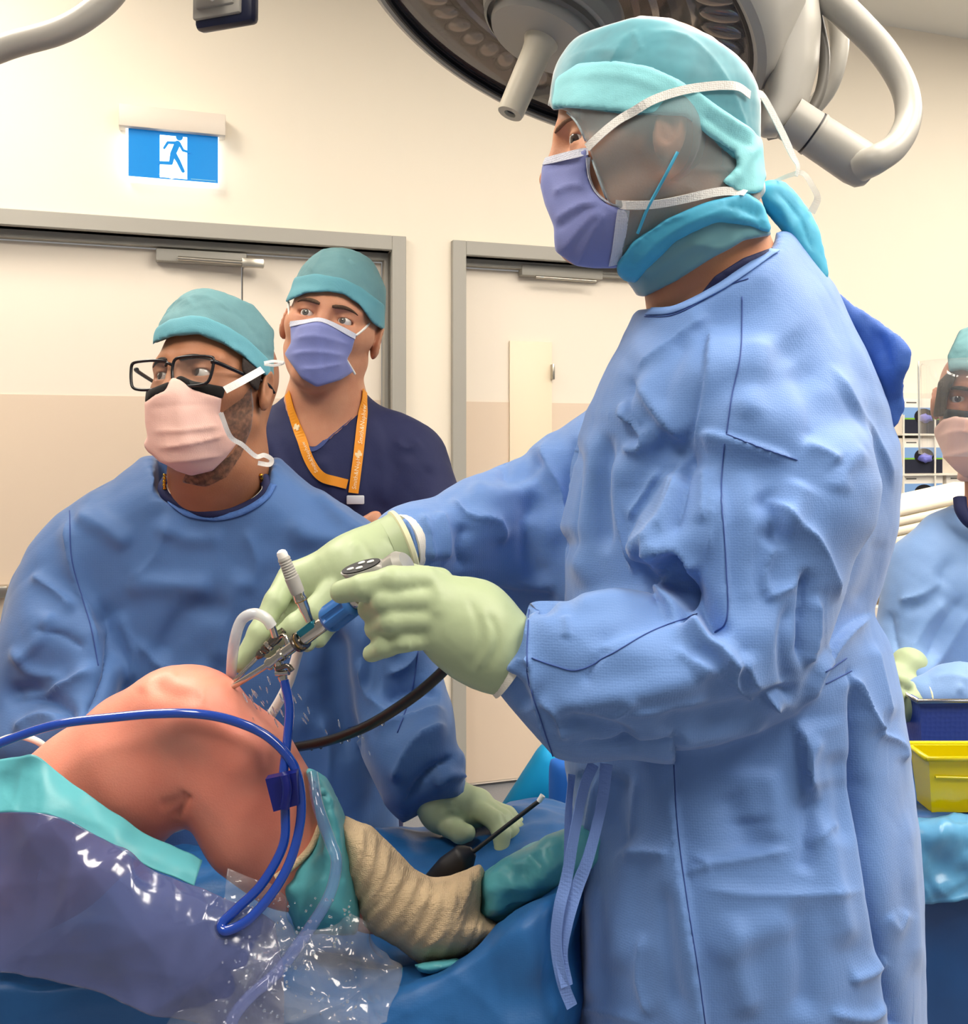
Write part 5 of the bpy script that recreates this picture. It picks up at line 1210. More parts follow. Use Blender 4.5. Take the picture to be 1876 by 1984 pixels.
# hidden right hand holding the far side of the thigh
hB, _ = hand('glove', [[(180, 1452, 1.32, .013), (215, 1448, 1.28, .012), (235, 1440, 1.26, .010)], [(180, 1462, 1.31, .013), (218, 1464, 1.275, .012), (240, 1460, 1.25, .010)], [(175, 1472, 1.31, .013), (212, 1480, 1.275, .012), (232, 1480, 1.255, .010)],
    [(170, 1482, 1.31, .012), (205, 1494, 1.28, .011), (220, 1496, 1.26, .009)], [(165, 1445, 1.33, .014), (190, 1425, 1.30, .012), (212, 1418, 1.28, .010)]], [[(160, 1455, 1.34, .028), (175, 1466, 1.32, .024)]], as_p, h=.004)

# ------------------------------------------------------------------ onlooker in navy scrubs
on_p = thing('person', 'man in navy scrubs with teal cap and orange lanyard, arms folded by the door', 'person', (P(640, 0, 1.9)[0], 1.9, 0))
fo = unit([.0, -.99, .10])
ho = Head(P(630, 613, 1.765)-fo*.094, fo, roll=R(-13), sc=1.04, cr=.008)
def o_neck(g): return chain(g, [ho.w(-.025, 0, -.04), P(632, 770, 1.86), P(628, 860, 1.88)], [.060, .066, .085], .03)
ofeet = [(P(560, 0, 1.9)[0], 1.9), (P(720, 0, 1.9)[0], 1.93)]
def o_torso(g):
    t = smin(ell(g, P(632, 985, 1.90), (.175, .10, .165)), ell(g, P(632, 1350, 1.92), (.15, .09, .2)), .12)
    t = smin(t, cone(g, P(520, 860, 1.90), P(745, 862, 1.90), .058, .058), .06)
    return smin(t, cone(g, P(632, 800, 1.88), P(632, 920, 1.89), .07, .10), .05)
def o_arms(g):
    t = chain(g, [P(795, 890, 1.90), P(820, 1060, 1.86), P(690, 1065, 1.76)], [.056, .046, .034], .03)
    return smin(t, chain(g, [P(470, 890, 1.90), P(450, 1060, 1.86), P(640, 1050, 1.74), P(722, 1018, 1.745), P(729, 1003, 1.745)], [.056, .046, .032, .014, .009], .03), .01)
def o_rest(g):
    return smin(smin(o_torso(g), o_arms(g), .03), legs(g, [tuple(P(570, 1400, 1.9)), tuple(P(705, 1400, 1.92))], ofeet), .05)
V, Q = person_mesh(ho, o_neck, o_rest, (-.55, 1.66, -.01), (-.02, 2.06, 1.70), .0032)
M_skinO = skin('skin_onlooker', (206, 148, 116), (196, 134, 104)); add('body', V, Q, M_skinO, on_p); bO = bvh_of(V, Q)
eyes(ho, on_p, unit(fo+np.array([-.18, 0, .03])), (96, 92, 84)); brows(ho, on_p, bO, (84, 62, 46)); shoes(on_p, ofeet, (0, -1))
go = head_grid(ho, .16, .0033); sko = lambda g: smin(ho.skull(g), o_neck(g), .03)
on_head('cap', puff(ho), .0045, [(545, 592), (559, 583), (592, 567), (637, 564), (666, 569), (696, 589), (722, 624), (745, 640), (748, 560), (720, 495), (685, 472), (633, 460), (585, 485), (550, 538)], M_capcloth,
    [([(632, 478), (615, 510), (600, 530)], 'r', 3, 8, 8), ([(640, 490), (680, 505), (715, 540)], 'r', 3, 8, 8), ([(660, 488), (690, 520), (720, 570)], 'r', -2.5, 7, 7)], grid=go, par=on_p, crum=1.2)
on_head('cap_band', puff(ho), .0068, [(543, 593), (558, 584), (592, 568), (637, 565), (666, 570), (696, 590), (722, 626), (746, 642), (745, 590), (700, 556), (666, 539), (612, 529), (550, 541)], M_capband, grid=go, par=on_p, crum=.4)
bo = mask_base(ho, sko)
mkO, bMO = on_head('face_mask', bo, .009, [(562, 623), (590, 620), (622, 616), (660, 632), (690, 647), (682, 679), (672, 697), (686, 720), (660, 736), (614, 750), (584, 732), (551, 686), (564, 664)], M_maskblue,
    [([(562, 660), (610, 650), (680, 668)], 'r', 3.5, 4, 10), ([(556, 688), (610, 680), (675, 690)], 'r', 4, 4, 12), ([(575, 715), (620, 712), (672, 702)], 'r', 3.5, 4, 12), ([(622, 618), (616, 660), (612, 740)], 'g', 2.5, 10, 10), ([(565, 640), (615, 630), (685, 655)], 'r', 1.5, 4, 6)], grid=go, par=on_p)
ribbon('top_binding', bMO, [(563, 628), (592, 624), (622, 620), (660, 637), (688, 652)], .010, M_maskedge, mkO, lift=.0006)
for pts in ([(562, 628, 1.775), (560, 605, 1.80), (559, 585, 1.82)], [(690, 650, 1.76), (708, 635, 1.79), (722, 618, 1.83)], [(672, 698, 1.775), (684, 718, 1.785), (688, 725, 1.79)]):
    p = spline(Pm(pts), 6); V, Fc = tube_vf(p, .0022, 8); add('mask_tie', V, Fc, M_tie, mkO)
# scrub top with V neck
def scrubs(g):
    d = smin(o_torso(g), chain(g, [P(795, 890, 1.90), P(826, 1010, 1.87)], [.060, .066], .03), .03)
    d = smin(d, chain(g, [P(470, 890, 1.90), P(448, 1010, 1.87)], [.060, .066], .03), .03)-.012
    v = np.maximum(poly_m(g, [(556, 745), (562, 780), (603, 868), (650, 830), (692, 790), (706, 745), (706, 500), (556, 500)]), g.Y-1.88)
    d = smax(d, -v, .004)
    return smax(d, .70-g.Z, .01)
V, Q = mesh_of(Grid((-.56, 1.70, .68), (-.02, 2.06, 1.42), .0085), scrubs, 1, 2)
V = creases(V, Q, [([(710, 800), (740, 880), (735, 980)], 'g', 6, 14, 18), ([(760, 850), (790, 870), (815, 850)], 'r', 5, 10, 10), ([(800, 880), (770, 930), (740, 990)], 'r', 6, 12, 14), ([(520, 800), (530, 870), (560, 930)], 'g', 5, 12, 14), ([(620, 880), (640, 930), (640, 990)], 'g', 5, 14, 14), ([(840, 900), (810, 950), (790, 1000)], 'g', -5, 14, 14)])
V = crumple(V, Q, 2.5, 14, 31, 3)
scr = add('scrub_top', V, Q, M_scrub, on_p); bSc = bvh_of(V, Q)
ribbon('neck_binding', bSc, [(557, 776), (575, 820), (603, 872), (650, 836), (692, 796), (708, 772)], .008, mat('scrub_binding', (50, 66, 120), rough=.7), scr, lift=.0008, n=8, sm=1)
V, Q = mesh_of(Grid((-.55, 1.72, .02), (-.05, 2.08, .95), .02), lambda g: smax(smax(legs(g, [tuple(P(570, 1400, 1.9)), tuple(P(705, 1400, 1.92))], ofeet, .09), .10-g.Z, .01), g.Z-.92, .01), 0, 2)
add('scrub_trousers', V, Q, M_scrub, on_p)
# lanyard
lan = thing('lanyard', 'orange printed lanyard hanging round the neck of the man in navy scrubs', 'lanyard', P(680, 960, 1.74))
M_or = mat('lanyard_orange', (238, 150, 24), rough=0.55, weave=(900, .2))
M_prt = mat('lanyard_print', (250, 226, 180), rough=0.6)
mO = MB(bO, bSc)
def strap(pts, w, n=8):
    p, nn = trace(mO, pts, n, .003, 1.8, 5); V, Fc = strip_vf(p, nn, w, .0012); add('strap', V, Fc, M_or, lan, smooth=False); return p, nn
pL, nL = strap([(560, 762), (568, 800), (583, 845), (597, 885), (612, 912), (628, 926), (650, 933), (672, 938)], .0175)
pR, nR = strap([(704, 758), (702, 800), (697, 850), (691, 900), (684, 955)], .0185)
def text_on(body, p0, dirv, upv, size, par, m=M_prt, name='print'):
    cu = bpy.data.curves.new(name, 'FONT'); cu.body = body; cu.size = size; cu.extrude = 0.0002; cu.resolution_u = 1; cu.align_y = 'CENTER'
    to = bpy.data.objects.new(name, cu); COL.objects.link(to)
    me = bpy.data.meshes.new_from_object(to.evaluated_get(bpy.context.evaluated_depsgraph_get()))
    bpy.data.objects.remove(to, do_unlink=True); bpy.data.curves.remove(cu)
    V = np.array([v.co[:] for v in me.vertices]); Fc = [list(q.vertices) for q in me.polygons]; bpy.data.meshes.remove(me)
    d, u = unit(dirv), unit(upv); nz = np.cross(d, u)
    return add(name, np.array(p0)+V[:, :1]*d+V[:, 1:2]*u+V[:, 2:]*nz, Fc, m, par, smooth=False)
def along(p, nn, f0, f1, body, size):
    i0, i1 = int(f0*(len(p)-1)), int(f1*(len(p)-1)); d = unit(p[i1]-p[i0]); n_ = unit((nn[i0]+nn[i1])/2); n_ = unit(n_-d*(n_@d))
    mid = np.array([p[min(i0, i1):max(i0, i1)+1]]).reshape(-1, 3); up = max(((q-p[i0])@n_) for q in mid)
    text_on(body, p[i0]+n_*(max(up, 0)+.0016), d, np.cross(n_, d), size, lan)
along(pR, nR, .58, .26, 'Smith&Nephew', .0125)
along(pR, nR, .97, .74, 'Smith&Nephew', .0115)
along(pL, nL, .62, .28, 'Smith&Nephew', .010)
for (pp_, nn_, f) in ((pR, nR, .67), (pL, nL, .24)):
    i = int(f*(len(pp_)-1)); d = unit(pp_[i+1]-pp_[i-1]); n_ = unit(nn_[i]); s_ = np.cross(n_, d); s = .0022
    plate('cross_mark', [(-s, -3*s), (s, -3*s), (s, -s), (3*s, -s), (3*s, s), (s, s), (s, 3*s), (-s, 3*s), (-s, s), (-3*s, s), (-3*s, -s), (-s, -s)][::-1] if False else [(-s, -3*s), (s, -3*s), (s, -s), (3*s, -s), (3*s, s), (s, s), (s, 3*s), (-s, 3*s), (-s, s), (-3*s, s), (-3*s, -s), (-s, -s)], pp_[i]+n_*.0014, s_, d, -.0004, M_prt, lan)
cl = hit(mO.b[1], 690, 968)[0] or Vector(P(690, 968, 1.78))
box('badge_clip', np.array(cl)+np.array([0, -.008, 0]), (.032, .006, .016), mat('badge_white', (214, 214, 222), rough=.4), lan, bev=.002)
# ------------------------------------------------------------------ the operating table, patient's leg and drapes
M_leg = mat('patient_skin', (232, 150, 128), rough=0.42, noise=(9, .1, (220, 128, 108)), bump=(500, 0.10), sss=0.15, spec=0.45)
M_tealdrape = mat('drape_teal', (88, 170, 180), rough=0.38, bump=(26, 0.25), crinkle=(9, .3), spec=0.5, noise=(9, .08))
M_bluedrape = mat('drape_blue', (38, 98, 160), rough=0.48, bump=(16, 0.5), crinkle=(11, 1.0), noise=(10, 0.22), weave=(500, .1))
M_bandage = mat('crepe_bandage', (208, 182, 146), rough=0.9, weave=(520, 0.8), bump=(160, 0.5), noise=(40, .10))

tb = thing('operating_table', 'operating table on a steel column under the blue drape', 'table', (-.35, 1.16, 0))
box('table_top', (-.30, 1.17, .60), (1.0, .36, .07), mat('table_pad', (40, 42, 48), rough=.6), tb, bev=.02)
box('column', (-.30, 1.20, .32), (.26, .22, .50), M_steel, tb, bev=.02)
box('foot', (-.30, 1.20, .045), (.7, .45, .09), M_steel, tb, bev=.03)

leg = thing('person', 'patient lying under drapes with one bare bent knee', 'person', P(300, 1560, 1.05))
def leg_field(g):
    th = chain(g, [P(372, 1402, 1.035), P(292, 1468, 1.05), P(190, 1548, 1.065), P(90, 1625, 1.08), P(-120, 1760, 1.10)], [.050, .0750, .0790, .083, .088], .02)
    cf = chain(g, [P(385, 1405, 1.03), P(455, 1490, 1.03), P(510, 1590, 1.035), P(570, 1660, 1.04), P(720, 1735, 1.06), P(880, 1790, 1.065)], [.050, .0575, .0585, .046, .030, .022], .03)
    d = smin(th, cf, .022)
    d = smin(d, ell(g, P(335, 1360, 1.02), (.040, .034, .028)), .04)                 # kneecap
    d = smin(d, ell(g, P(415, 1366, 1.01), (.020, .022, .016)), .03)                # swelling at the portal
    d = smin(d, cone(g, P(395, 1380, .99), P(470, 1450, .985), .030, .022), .03)      # shin edge
    d = smin(d, cone(g, P(880, 1790, 1.065), P(1020, 1710, 1.06), .022, .022), .02)  # foot
    t = ell(g, np.array([-.92, 1.13, .90]), (.30, .17, .11))                          # hips, under the drapes
    return smin(d, t, .06)
lo, hi = (-1.15, .90, .70), (.08, 1.26, 1.09)
V, Q = mesh_of(Grid(lo, hi, .0062), leg_field, 1, 2)
V = creases(V, Q, [([(305, 1562), (340, 1552), (360, 1530)], 'g', -2, 10, 12), ([(338, 1588), (352, 1565), (366, 1535)], 'g', -4, 8, 9), ([(290, 1320), (330, 1345), (400, 1350)], 'g', -2.5, 16, 18), ([(270, 1345), (300, 1312), (350, 1303)], 'g', 2, 14, 14), ([(400, 1330), (440, 1380), (480, 1420)], 'g', -1.5, 14, 14)])
add('body', V, Q, M_leg, leg); bLeg = bvh_of(V, Q)
lathe('portal_wound', P(428, 1345, .992), unit(S1-S0), [(-.002, .0055), (.0005, .0050), (.001, .003)], mat('wound_red', (140, 36, 30), rough=.3), leg, seg=20)

# blue table drape
drape = sheet('table_drape', [
    Pm([(-220, 1640, 1.42), (50, 1640, 1.42), (300, 1640, 1.42), (560, 1640, 1.42), (700, 1605, 1.42), (850, 1600, 1.42), (960, 1570, 1.43), (1045, 1545, 1.44), (1150, 1570, 1.44), (1200, 1600, 1.44)]),
    Pm([(-220, 1700, 1.28), (50, 1700, 1.28), (300, 1700, 1.28), (560, 1670, 1.28), (700, 1650, 1.28), (850, 1655, 1.29), (960, 1625, 1.30), (1045, 1600, 1.31), (1140, 1615, 1.31), (1180, 1640, 1.31)]),
    Pm([(-220, 1860, 1.09), (50, 1850, 1.09), (300, 1850, 1.10), (560, 1820, 1.12), (700, 1830, 1.12), (850, 1850, 1.12), (960, 1800, 1.10), (1045, 1740, 1.08), (1110, 1690, 1.10), (1140, 1680, 1.14)]),
    Pm([(-220, 1900, .985), (50, 1900, .985), (300, 1900, .985), (560, 1900, .985), (700, 1915, .98), (800, 1893, .975), (920, 1832, .97), (1020, 1765, .96), (1090, 1722, .985), (1130, 1705, 1.06)]),
    Pm([(-220, 1960, .955), (50, 1950, .955), (300, 1960, .955), (560, 1975, .955), (700, 1990, .95), (800, 1980, .945), (920, 1920, .94), (1020, 1870, .93), (1090, 1825, .97), (1130, 1810, 1.05)]),
    Pm([(-220, 2200, .95), (50, 2190, .95), (300, 2190, .95), (560, 2200, .95), (700, 2200, .945), (800, 2200, .94), (920, 2180, .94), (1020, 2180, .93), (1090, 2180, .97), (1130, 2180, 1.05)]),
    Pm([(-220, 2900, .95), (50, 2900, .95), (300, 2900, .95), (560, 2900, .95), (700, 2900, .945), (800, 2900, .94), (920, 2900, .94), (1020, 2900, .93), (1090, 2900, .97), (1130, 2900, 1.05)])],
    M_bluedrape, None, nu=20, nv=24, th=.002, label='blue surgical drape covering the operating table in front of the surgeon', cat='drape', disp=crump(.011, 11, 3))

# bandage round the shin and ankle
def blob(name, poly, Yc, T, w, m, folds=(), h=.0045, sub=0, crum=0, cs=60, par=None, smooth=0, cut=None, seed=1, **k):
    poly = np.array(poly, float); pm = np.array([P(x, y, Y) for x, y in poly for Y in (Yc_min(Yc)-T*1.3, Yc_max(Yc)+T*1.3)])
    lo, hi = pm.min(0)-.015, pm.max(0)+.015
    def f(g):
        yc = Yc if np.isscalar(Yc) else field_lerp(g, Yc)
        d = inflate(g, poly, yc, T, w, smooth)
        return d if cut is None else smax(d, cut(g), .003)
    V, Q = mesh_of(Grid(tuple(lo), tuple(hi), h), f, sub, 2)
    if folds: V = creases(V, Q, folds)
    if crum: V = crumple(V, Q, crum, cs, seed)
    return add(name, V, Q, m, par, **k), bvh_of(V, Q)
def Yc_min(y): return y if np.isscalar(y) else min(q[2] for q in y)
def Yc_max(y): return y if np.isscalar(y) else max(q[2] for q in y)
wrap = []
top_ = spline(np.array([(690, 1592), (742, 1624), (800, 1684), (850, 1702), (905, 1686), (936, 1676)], float), 4); bot_ = spline(np.array([(662, 1690), (686, 1760), (712, 1806), (775, 1840), (830, 1866), (912, 1846)], float), 4)
for i in range(1, len(top_)-1):
    t_, b_ = top_[i], bot_[i]; mid = (t_+b_)/2+np.array([14, 8])
    wrap.append(([tuple(t_), tuple(mid), tuple(b_)], 'r', 2.4 if i % 2 else -1.4, 3, 9, lambda t: np.clip(np.minimum(t, 1-t)*9, 0, 1)))
wrap += [([(690, 1775), (760, 1722), (800, 1690)], 'r', 2, 8, 3), ([(720, 1812), (800, 1770), (860, 1706)], 'r', 2.4, 9, 3), ([(790, 1850), (870, 1800), (925, 1690)], 'r', 3, 10, 3), ([(905, 1850), (930, 1800), (935, 1765)], 'r', 3, 6, 6)]
blob('bandage', [(640, 1590), (668, 1578), (690, 1590), (722, 1600), (742, 1622), (770, 1648), (800, 1682), (838, 1702), (882, 1694), (936, 1671), (941, 1695), (932, 1765), (978, 1800), (966, 1825), (884, 1862), (812, 1869), (770, 1835), (705, 1800), (690, 1760), (650, 1700)], 1.05, .070, .034, M_bandage, wrap, h=.005, sub=1, crum=.45, cs=120,
     label='cream crepe bandage wound round the patient\'s shin and ankle', cat='bandage')
blob('foot_wrap', [(925, 1700), (960, 1675), (1000, 1650), (1060, 1622), (1130, 1598), (1200, 1600), (1200, 1690), (1120, 1705), (1040, 1745), (985, 1792), (930, 1790)], 1.06, .060, .018, M_tealdrape,
     [([(940, 1700), (990, 1690), (1060, 1660)], 'r', 5, 12, 12), ([(960, 1740), (1030, 1710), (1110, 1690)], 'r', -4, 10, 10), ([(1000, 1660), (990, 1700), (1010, 1720)], 'r', 4, 10, 10), ([(950, 1770), (1020, 1740), (1090, 1715)], 'r', 4, 9, 9), ([(1060, 1640), (1090, 1680)], 'r', 7, 10, 10), ([(935, 1720), (985, 1715), (1040, 1690), (1110, 1640)], 'r', 7, 8, 16), ([(945, 1755), (1000, 1725), (1080, 1700)], 'r', 7, 14, 6), ([(970, 1680), (1010, 1690), (1030, 1720)], 'r', -7, 9, 9), ([(1020, 1650), (1050, 1680), (1050, 1720)], 'r', 6, 9, 12), ([(1100, 1615), (1080, 1660), (1100, 1700)], 'r', -6, 9, 9)], h=.0045, crum=5.0, cs=26,
     label='teal plastic wrap over the patient\'s foot, beside the surgeon', cat='foot wrap')
blob('foot_wrap_end', [(800, 1868), (880, 1855), (905, 1862), (870, 1884), (838, 1890), (812, 1884)], 1.0, .03, .02, M_tealdrape, h=.004, crum=1.5, par=None, label='crumpled teal wrap edge under the bandage', cat='foot wrap')
# teal cuff round the calf
blob('drape_cuff', [(588, 1486), (606, 1490), (632, 1508), (660, 1558), (674, 1610), (684, 1660), (694, 1720), (700, 1775), (690, 1812), (640, 1812), (600, 1808), (577, 1816), (562, 1775), (528, 1716), (556, 1692), (598, 1645), (614, 1608), (612, 1560), (600, 1520)],
     1.035, .082, .045, M_tealdrape, [([(605, 1500), (622, 1570), (635, 1640), (660, 1700)], 's', 5, 22, 4), ([(560, 1700), (610, 1670), (650, 1650)], 'g', 4, 14, 14), ([(640, 1560), (655, 1640), (670, 1740)], 'r', 4, 8, 10), ([(580, 1790), (600, 1730), (640, 1690)], 'r', 4, 10, 10), ([(625, 1540), (648, 1560)], 'r', 3, 8, 8)], h=.0045, crum=1.3, cs=60,
     label='teal adhesive drape cuff round the calf, next to the bandage', cat='drape')
tube('stockinette_edge', trace(bLeg, [(617, 1600), (600, 1640), (570, 1672), (535, 1696)], 8, .003, 1.0, 2)[0], .0035, M_bandage, None, smooth_path=False, label='cream stocking edge showing along the teal cuff', cat='stocking')
# teal strip along the thigh
strp = sheet('thigh_strip', [Pm([(-120, 1500, 1.00), (-10, 1474, .985), (40, 1466, .975), (70, 1464, .970), (110, 1496, .962), (180, 1550, .955), (270, 1612, .955), (335, 1640, .955), (392, 1668, .955)]),
    Pm([(-120, 1540, .985), (-10, 1525, .968), (40, 1522, .958), (70, 1524, .952), (105, 1538, .946), (190, 1590, .940), (275, 1646, .938), (335, 1672, .938), (384, 1692, .938)]),
    Pm([(-120, 1590, .97), (-10, 1578, .945), (40, 1578, .940), (70, 1580, .936), (105, 1584, .934), (200, 1629, .930), (285, 1678, .930), (335, 1698, .930), (376, 1717, .930)])], M_tealdrape, None, nu=10, nv=10, th=.0016,
    label='teal adhesive drape strip along the underside of the bare thigh', cat='drape', disp=crump(.0026, 22, 4))
# fluid pouch: slate film and clear film
M_pouch = film('pouch_slate', (86, 94, 142), 0.66, rough=0.14, bump=(9, 0.4, 3), noise=(7, .12), crinkle=(7, .6))
M_clear = film('pouch_clear', (196, 198, 206), 0.09, rough=0.07, bump=(22, 0.6, 3), noise=(14, .07), crinkle=(12, .9))
wv = crump(.009, 13, 7)
sheet('fluid_pouch', [Pm([(-160, 1582, .942), (0, 1574, .938), (100, 1580, .932), (200, 1627, .928), (290, 1680, .928), (378, 1718, .928), (450, 1752, .93), (530, 1790, .935)]),
    Pm([(-160, 1660, .930), (0, 1655, .925), (100, 1665, .915), (200, 1700, .905), (300, 1745, .905), (390, 1780, .908), (460, 1810, .915), (540, 1840, .92)]),
    Pm([(-160, 1780, .915), (0, 1780, .910), (100, 1790, .900), (200, 1810, .890), (300, 1840, .890), (400, 1865, .895), (480, 1880, .90), (550, 1895, .905)]),
    Pm([(-160, 1870, .91), (0, 1882, .905), (100, 1905, .895), (200, 1935, .885), (300, 1965, .885), (400, 1990, .89), (480, 2000, .895), (550, 2010, .90)])], M_pouch, None, nu=16, nv=26, th=.0010, disp=wv,
    label='slate tinted plastic fluid pouch hanging below the thigh strip', cat='pouch')
wv2 = crump(.013, 22, 9)
sheet('clear_pouch', [Pm([(440, 1680, .945), (500, 1705, .94), (535, 1722, .935), (575, 1805, .93), (640, 1785, .93), (690, 1770, .935), (740, 1830, .94), (770, 1870, .945)]),
    Pm([(430, 1760, .925), (490, 1790, .92), (540, 1810, .915), (590, 1850, .91), (640, 1850, .91), (690, 1850, .915), (740, 1890, .925), (772, 1905, .93)]),
    Pm([(400, 1860, .905), (470, 1880, .90), (530, 1890, .895), (590, 1900, .89), (640, 1910, .89), (690, 1910, .895), (735, 1925, .91), (766, 1935, .92)]),
    Pm([(320, 1990, .885), (430, 1995, .88), (520, 2000, .875), (590, 2005, .87), (640, 2005, .87), (690, 2000, .88), (720, 1990, .89), (750, 1980, .90)])], M_clear, None, nu=16, nv=26, th=.0008, disp=wv2,
    label='crumpled clear plastic pouch wet with droplets below the calf', cat='pouch')
rng = np.random.default_rng(5)
bm = bmesh.new(); bmesh.ops.create_icosphere(bm, subdivisions=1, radius=1.0); bm.verts.index_update(); iv = np.array([v.co[:] for v in bm.verts]); if_ = [[v.index for v in f.verts] for f in bm.faces]; bm.free()
def drops(name, pts, rs, label, stretch=None):
    Vs, Fs = [], []
    for i, (p, r) in enumerate(zip(pts, rs)):
        s = iv*r
        if stretch is not None: d = unit(stretch[i]); s = s+np.outer(s@d, d)*5
        Vs.append(s+p); Fs += [[j+len(iv)*i for j in f] for f in if_]
    return add(name, np.concatenate(Vs), Fs, mat('water', (235, 240, 245), rough=.03, trans=.9, ior=1.33), None, kind='stuff', label=label, cat='water')
dp, dr = [], []
for _ in range(150):
    x = rng.uniform(420, 690); y = rng.uniform(1740, 1975); t = (y-1740)/235
    dp.append(P(x, y, .915-.045*t)); dr.append(rng.uniform(.0006, .0018))
drops('water_droplets', dp, dr, 'beads of water on the clear plastic pouch')
dp, dr, ds = [], [], []
for _ in range(46):
    x = 470+abs(rng.normal())*75; y = 1345+(x-470)*.35+rng.normal()*22
    dp.append(P(x, y, rng.uniform(.98, 1.08))); dr.append(rng.uniform(.0004, .0011)); ds.append([rng.normal()*.2+.4, 0, -1])
drops('water_spray', dp, dr, 'spray of irrigation water flying from the knee', ds)

# ---- tubing
M_tubeblue = mat('tube_blue', (22, 70, 178), rough=0.12, coat=0.8, spec=0.6, trans=0.25)
bt_ = thing('irrigation_tube', 'blue irrigation tube looping over the knee from the scope', 'tube', P(430, 1800, .93))
tube('tube', Pm([(551, 1318, .978), (561, 1372, .972), (556, 1440, .960), (549, 1510, .945), (553, 1580, .938), (548, 1640, .932), (508, 1712, .920), (458, 1762, .912), (430, 1790, .906), (440, 1803, .902), (486, 1778, .906), (540, 1712, .918), (572, 1640, .930), (584, 1560, .940), (570, 1485, .948), (520, 1428, .952),
    (450, 1396, .950), (380, 1383, .948), (300, 1383, .952), (220, 1390, .955), (120, 1402, .955), (40, 1425, .955), (-40, 1460, .955), (-160, 1530, .955)]), .0046, M_tubeblue, bt_, n=10, seg=14)
cb_ = Pm([(514, 1510, .930), (574, 1497, .932), (578, 1560, .928), (530, 1573, .926)])
V = np.concatenate([cb_, cb_+np.array([0, .012, 0])]); add('tube_clamp', V, [(0, 1, 2, 3)[::-1], (4, 5, 6, 7), (0, 4, 5, 1)[::-1], (1, 5, 6, 2)[::-1], (2, 6, 7, 3)[::-1], (3, 7, 4, 0)[::-1]], mat('clamp_navy', (16, 24, 104), rough=.3), bt_, smooth=False)
tube('clamp_ridge', Pm([(552, 1502, .926), (556, 1530, .923), (552, 1566, .923)]), .0045, mat('clamp_navy', (16, 24, 104)), bt_, n=6)
tube('drain_tube', Pm([(606, 1500, .99), (616, 1560, .958), (640, 1630, .945), (652, 1670, .935), (640, 1730, .92), (606, 1790, .905), (540, 1880, .885), (480, 1935, .872), (446, 1985, .865), (430, 2060, .865)]), .0056, film('tube_clear', (120, 135, 205), 0.20, rough=.08), None, n=10, seg=12, label='clear flattened drain tube running down the teal cuff', cat='tube')
M_tubew = film('tube_white', (226, 226, 228), 0.62, rough=.15)
tube('suction_tube', Pm([(527, 1214, 1.005), (515, 1198, 1.003), (492, 1189, 1.003), (468, 1202, 1.005), (454, 1245, 1.01), (449, 1300, 1.03), (452, 1350, 1.08), (460, 1420, 1.14)]), .0058, M_tubew, None, n=10, seg=14, label='short translucent white suction tube arching over the cannula', cat='tube')
tube('suction_tube', Pm([(585, 1235, 1.115), (574, 1275, 1.118), (556, 1330, 1.12), (520, 1392, 1.13), (470, 1450, 1.16), (420, 1560, 1.17), (350, 1600, 1.16), (290, 1612, 1.15), (200, 1640, 1.16), (60, 1640, 1.18)]), .0058, mat('tube_milky', (222, 220, 214), rough=.3), None, n=10, seg=14, label='long milky white tube running down behind the knee', cat='tube')
tube('suction_tube', Pm([(-60, 1470, 1.17), (-10, 1440, 1.16), (30, 1427, 1.155), (62, 1432, 1.155), (90, 1450, 1.165), (130, 1500, 1.18)]), .0040, mat('tube_milky', (222, 220, 214)), None, n=8, label='thin white tube at the left edge behind the thigh', cat='tube')
cab = thing('camera_cable', 'black camera cable hanging from the surgeon\'s hand with water drops', 'cable', P(640, 1440, 1.05))
cpts = Pm([(470, 1466, 1.16), (560, 1450, 1.11), (640, 1434, 1.06), (715, 1405, 1.015), (790, 1358, .98), (840, 1318, .955), (872, 1284, .935), (880, 1255, .925)])
tube('cable', cpts, .0055, mat('cable_black', (16, 15, 16), rough=.35), cab, n=10, seg=14)
for x, y in ((604, 1450), (622, 1447), (662, 1437), (676, 1433), (697, 1425), (742, 1402)):
    Y_ = np.interp(x, [560, 640, 715, 790], [1.11, 1.06, 1.015, .98]); add('water_drop', iv*np.array([.0022, .0022, .003])+P(x, y, Y_), if_, mat('water', (235, 240, 245)), cab)
# ---- wand lying on the drape
wd_ = thing('radiofrequency_wand', 'black wand with thin shaft pointing up from behind the bandage', 'wand', P(850, 1700, 1.13))
tube('handle', Pm([(835, 1708, 1.14), (868, 1684, 1.14), (900, 1662, 1.14), (917, 1650, 1.14)]), [.010, .0155, .016, .006], M_black, wd_, n=6, seg=18)
tube('shaft', Pm([(915, 1652, 1.14), (1047, 1550, 1.14)]), .0026, M_black, wd_, smooth_path=False)
tube('tip', Pm([(1044, 1553, 1.14), (1052, 1541, 1.14)]), [.0030, .0034], mat('ceramic_white', (230, 228, 224), rough=.3), wd_, smooth_path=False)
tube('cord', Pm([(835, 1708, 1.14), (800, 1728, 1.15), (760, 1740, 1.18)]), .003, M_black, wd_, n=6)
# ---- cyan cloth and blue sheet beyond the table
blob('linen_bag', [(1047, 1440), (1075, 1430), (1095, 1500), (1110, 1640), (1110, 2160), (930, 2160), (930, 1620), (975, 1552)], 1.85, .05, .035, mat('cyan_cloth', (0, 158, 214), rough=.7, bump=(12, .2)), h=.012, label='bright cyan linen bag standing behind the drape', cat='bag')
blob('linen_bag', [(1063, 1470), (1200, 1440), (1230, 1640), (1230, 2260), (1060, 2260)], 1.72, .05, .03, mat('blue_cloth', (30, 104, 196), rough=.7, bump=(12, .2)), h=.012, label='mid blue linen bag beside the cyan one, mostly hidden', cat='bag')

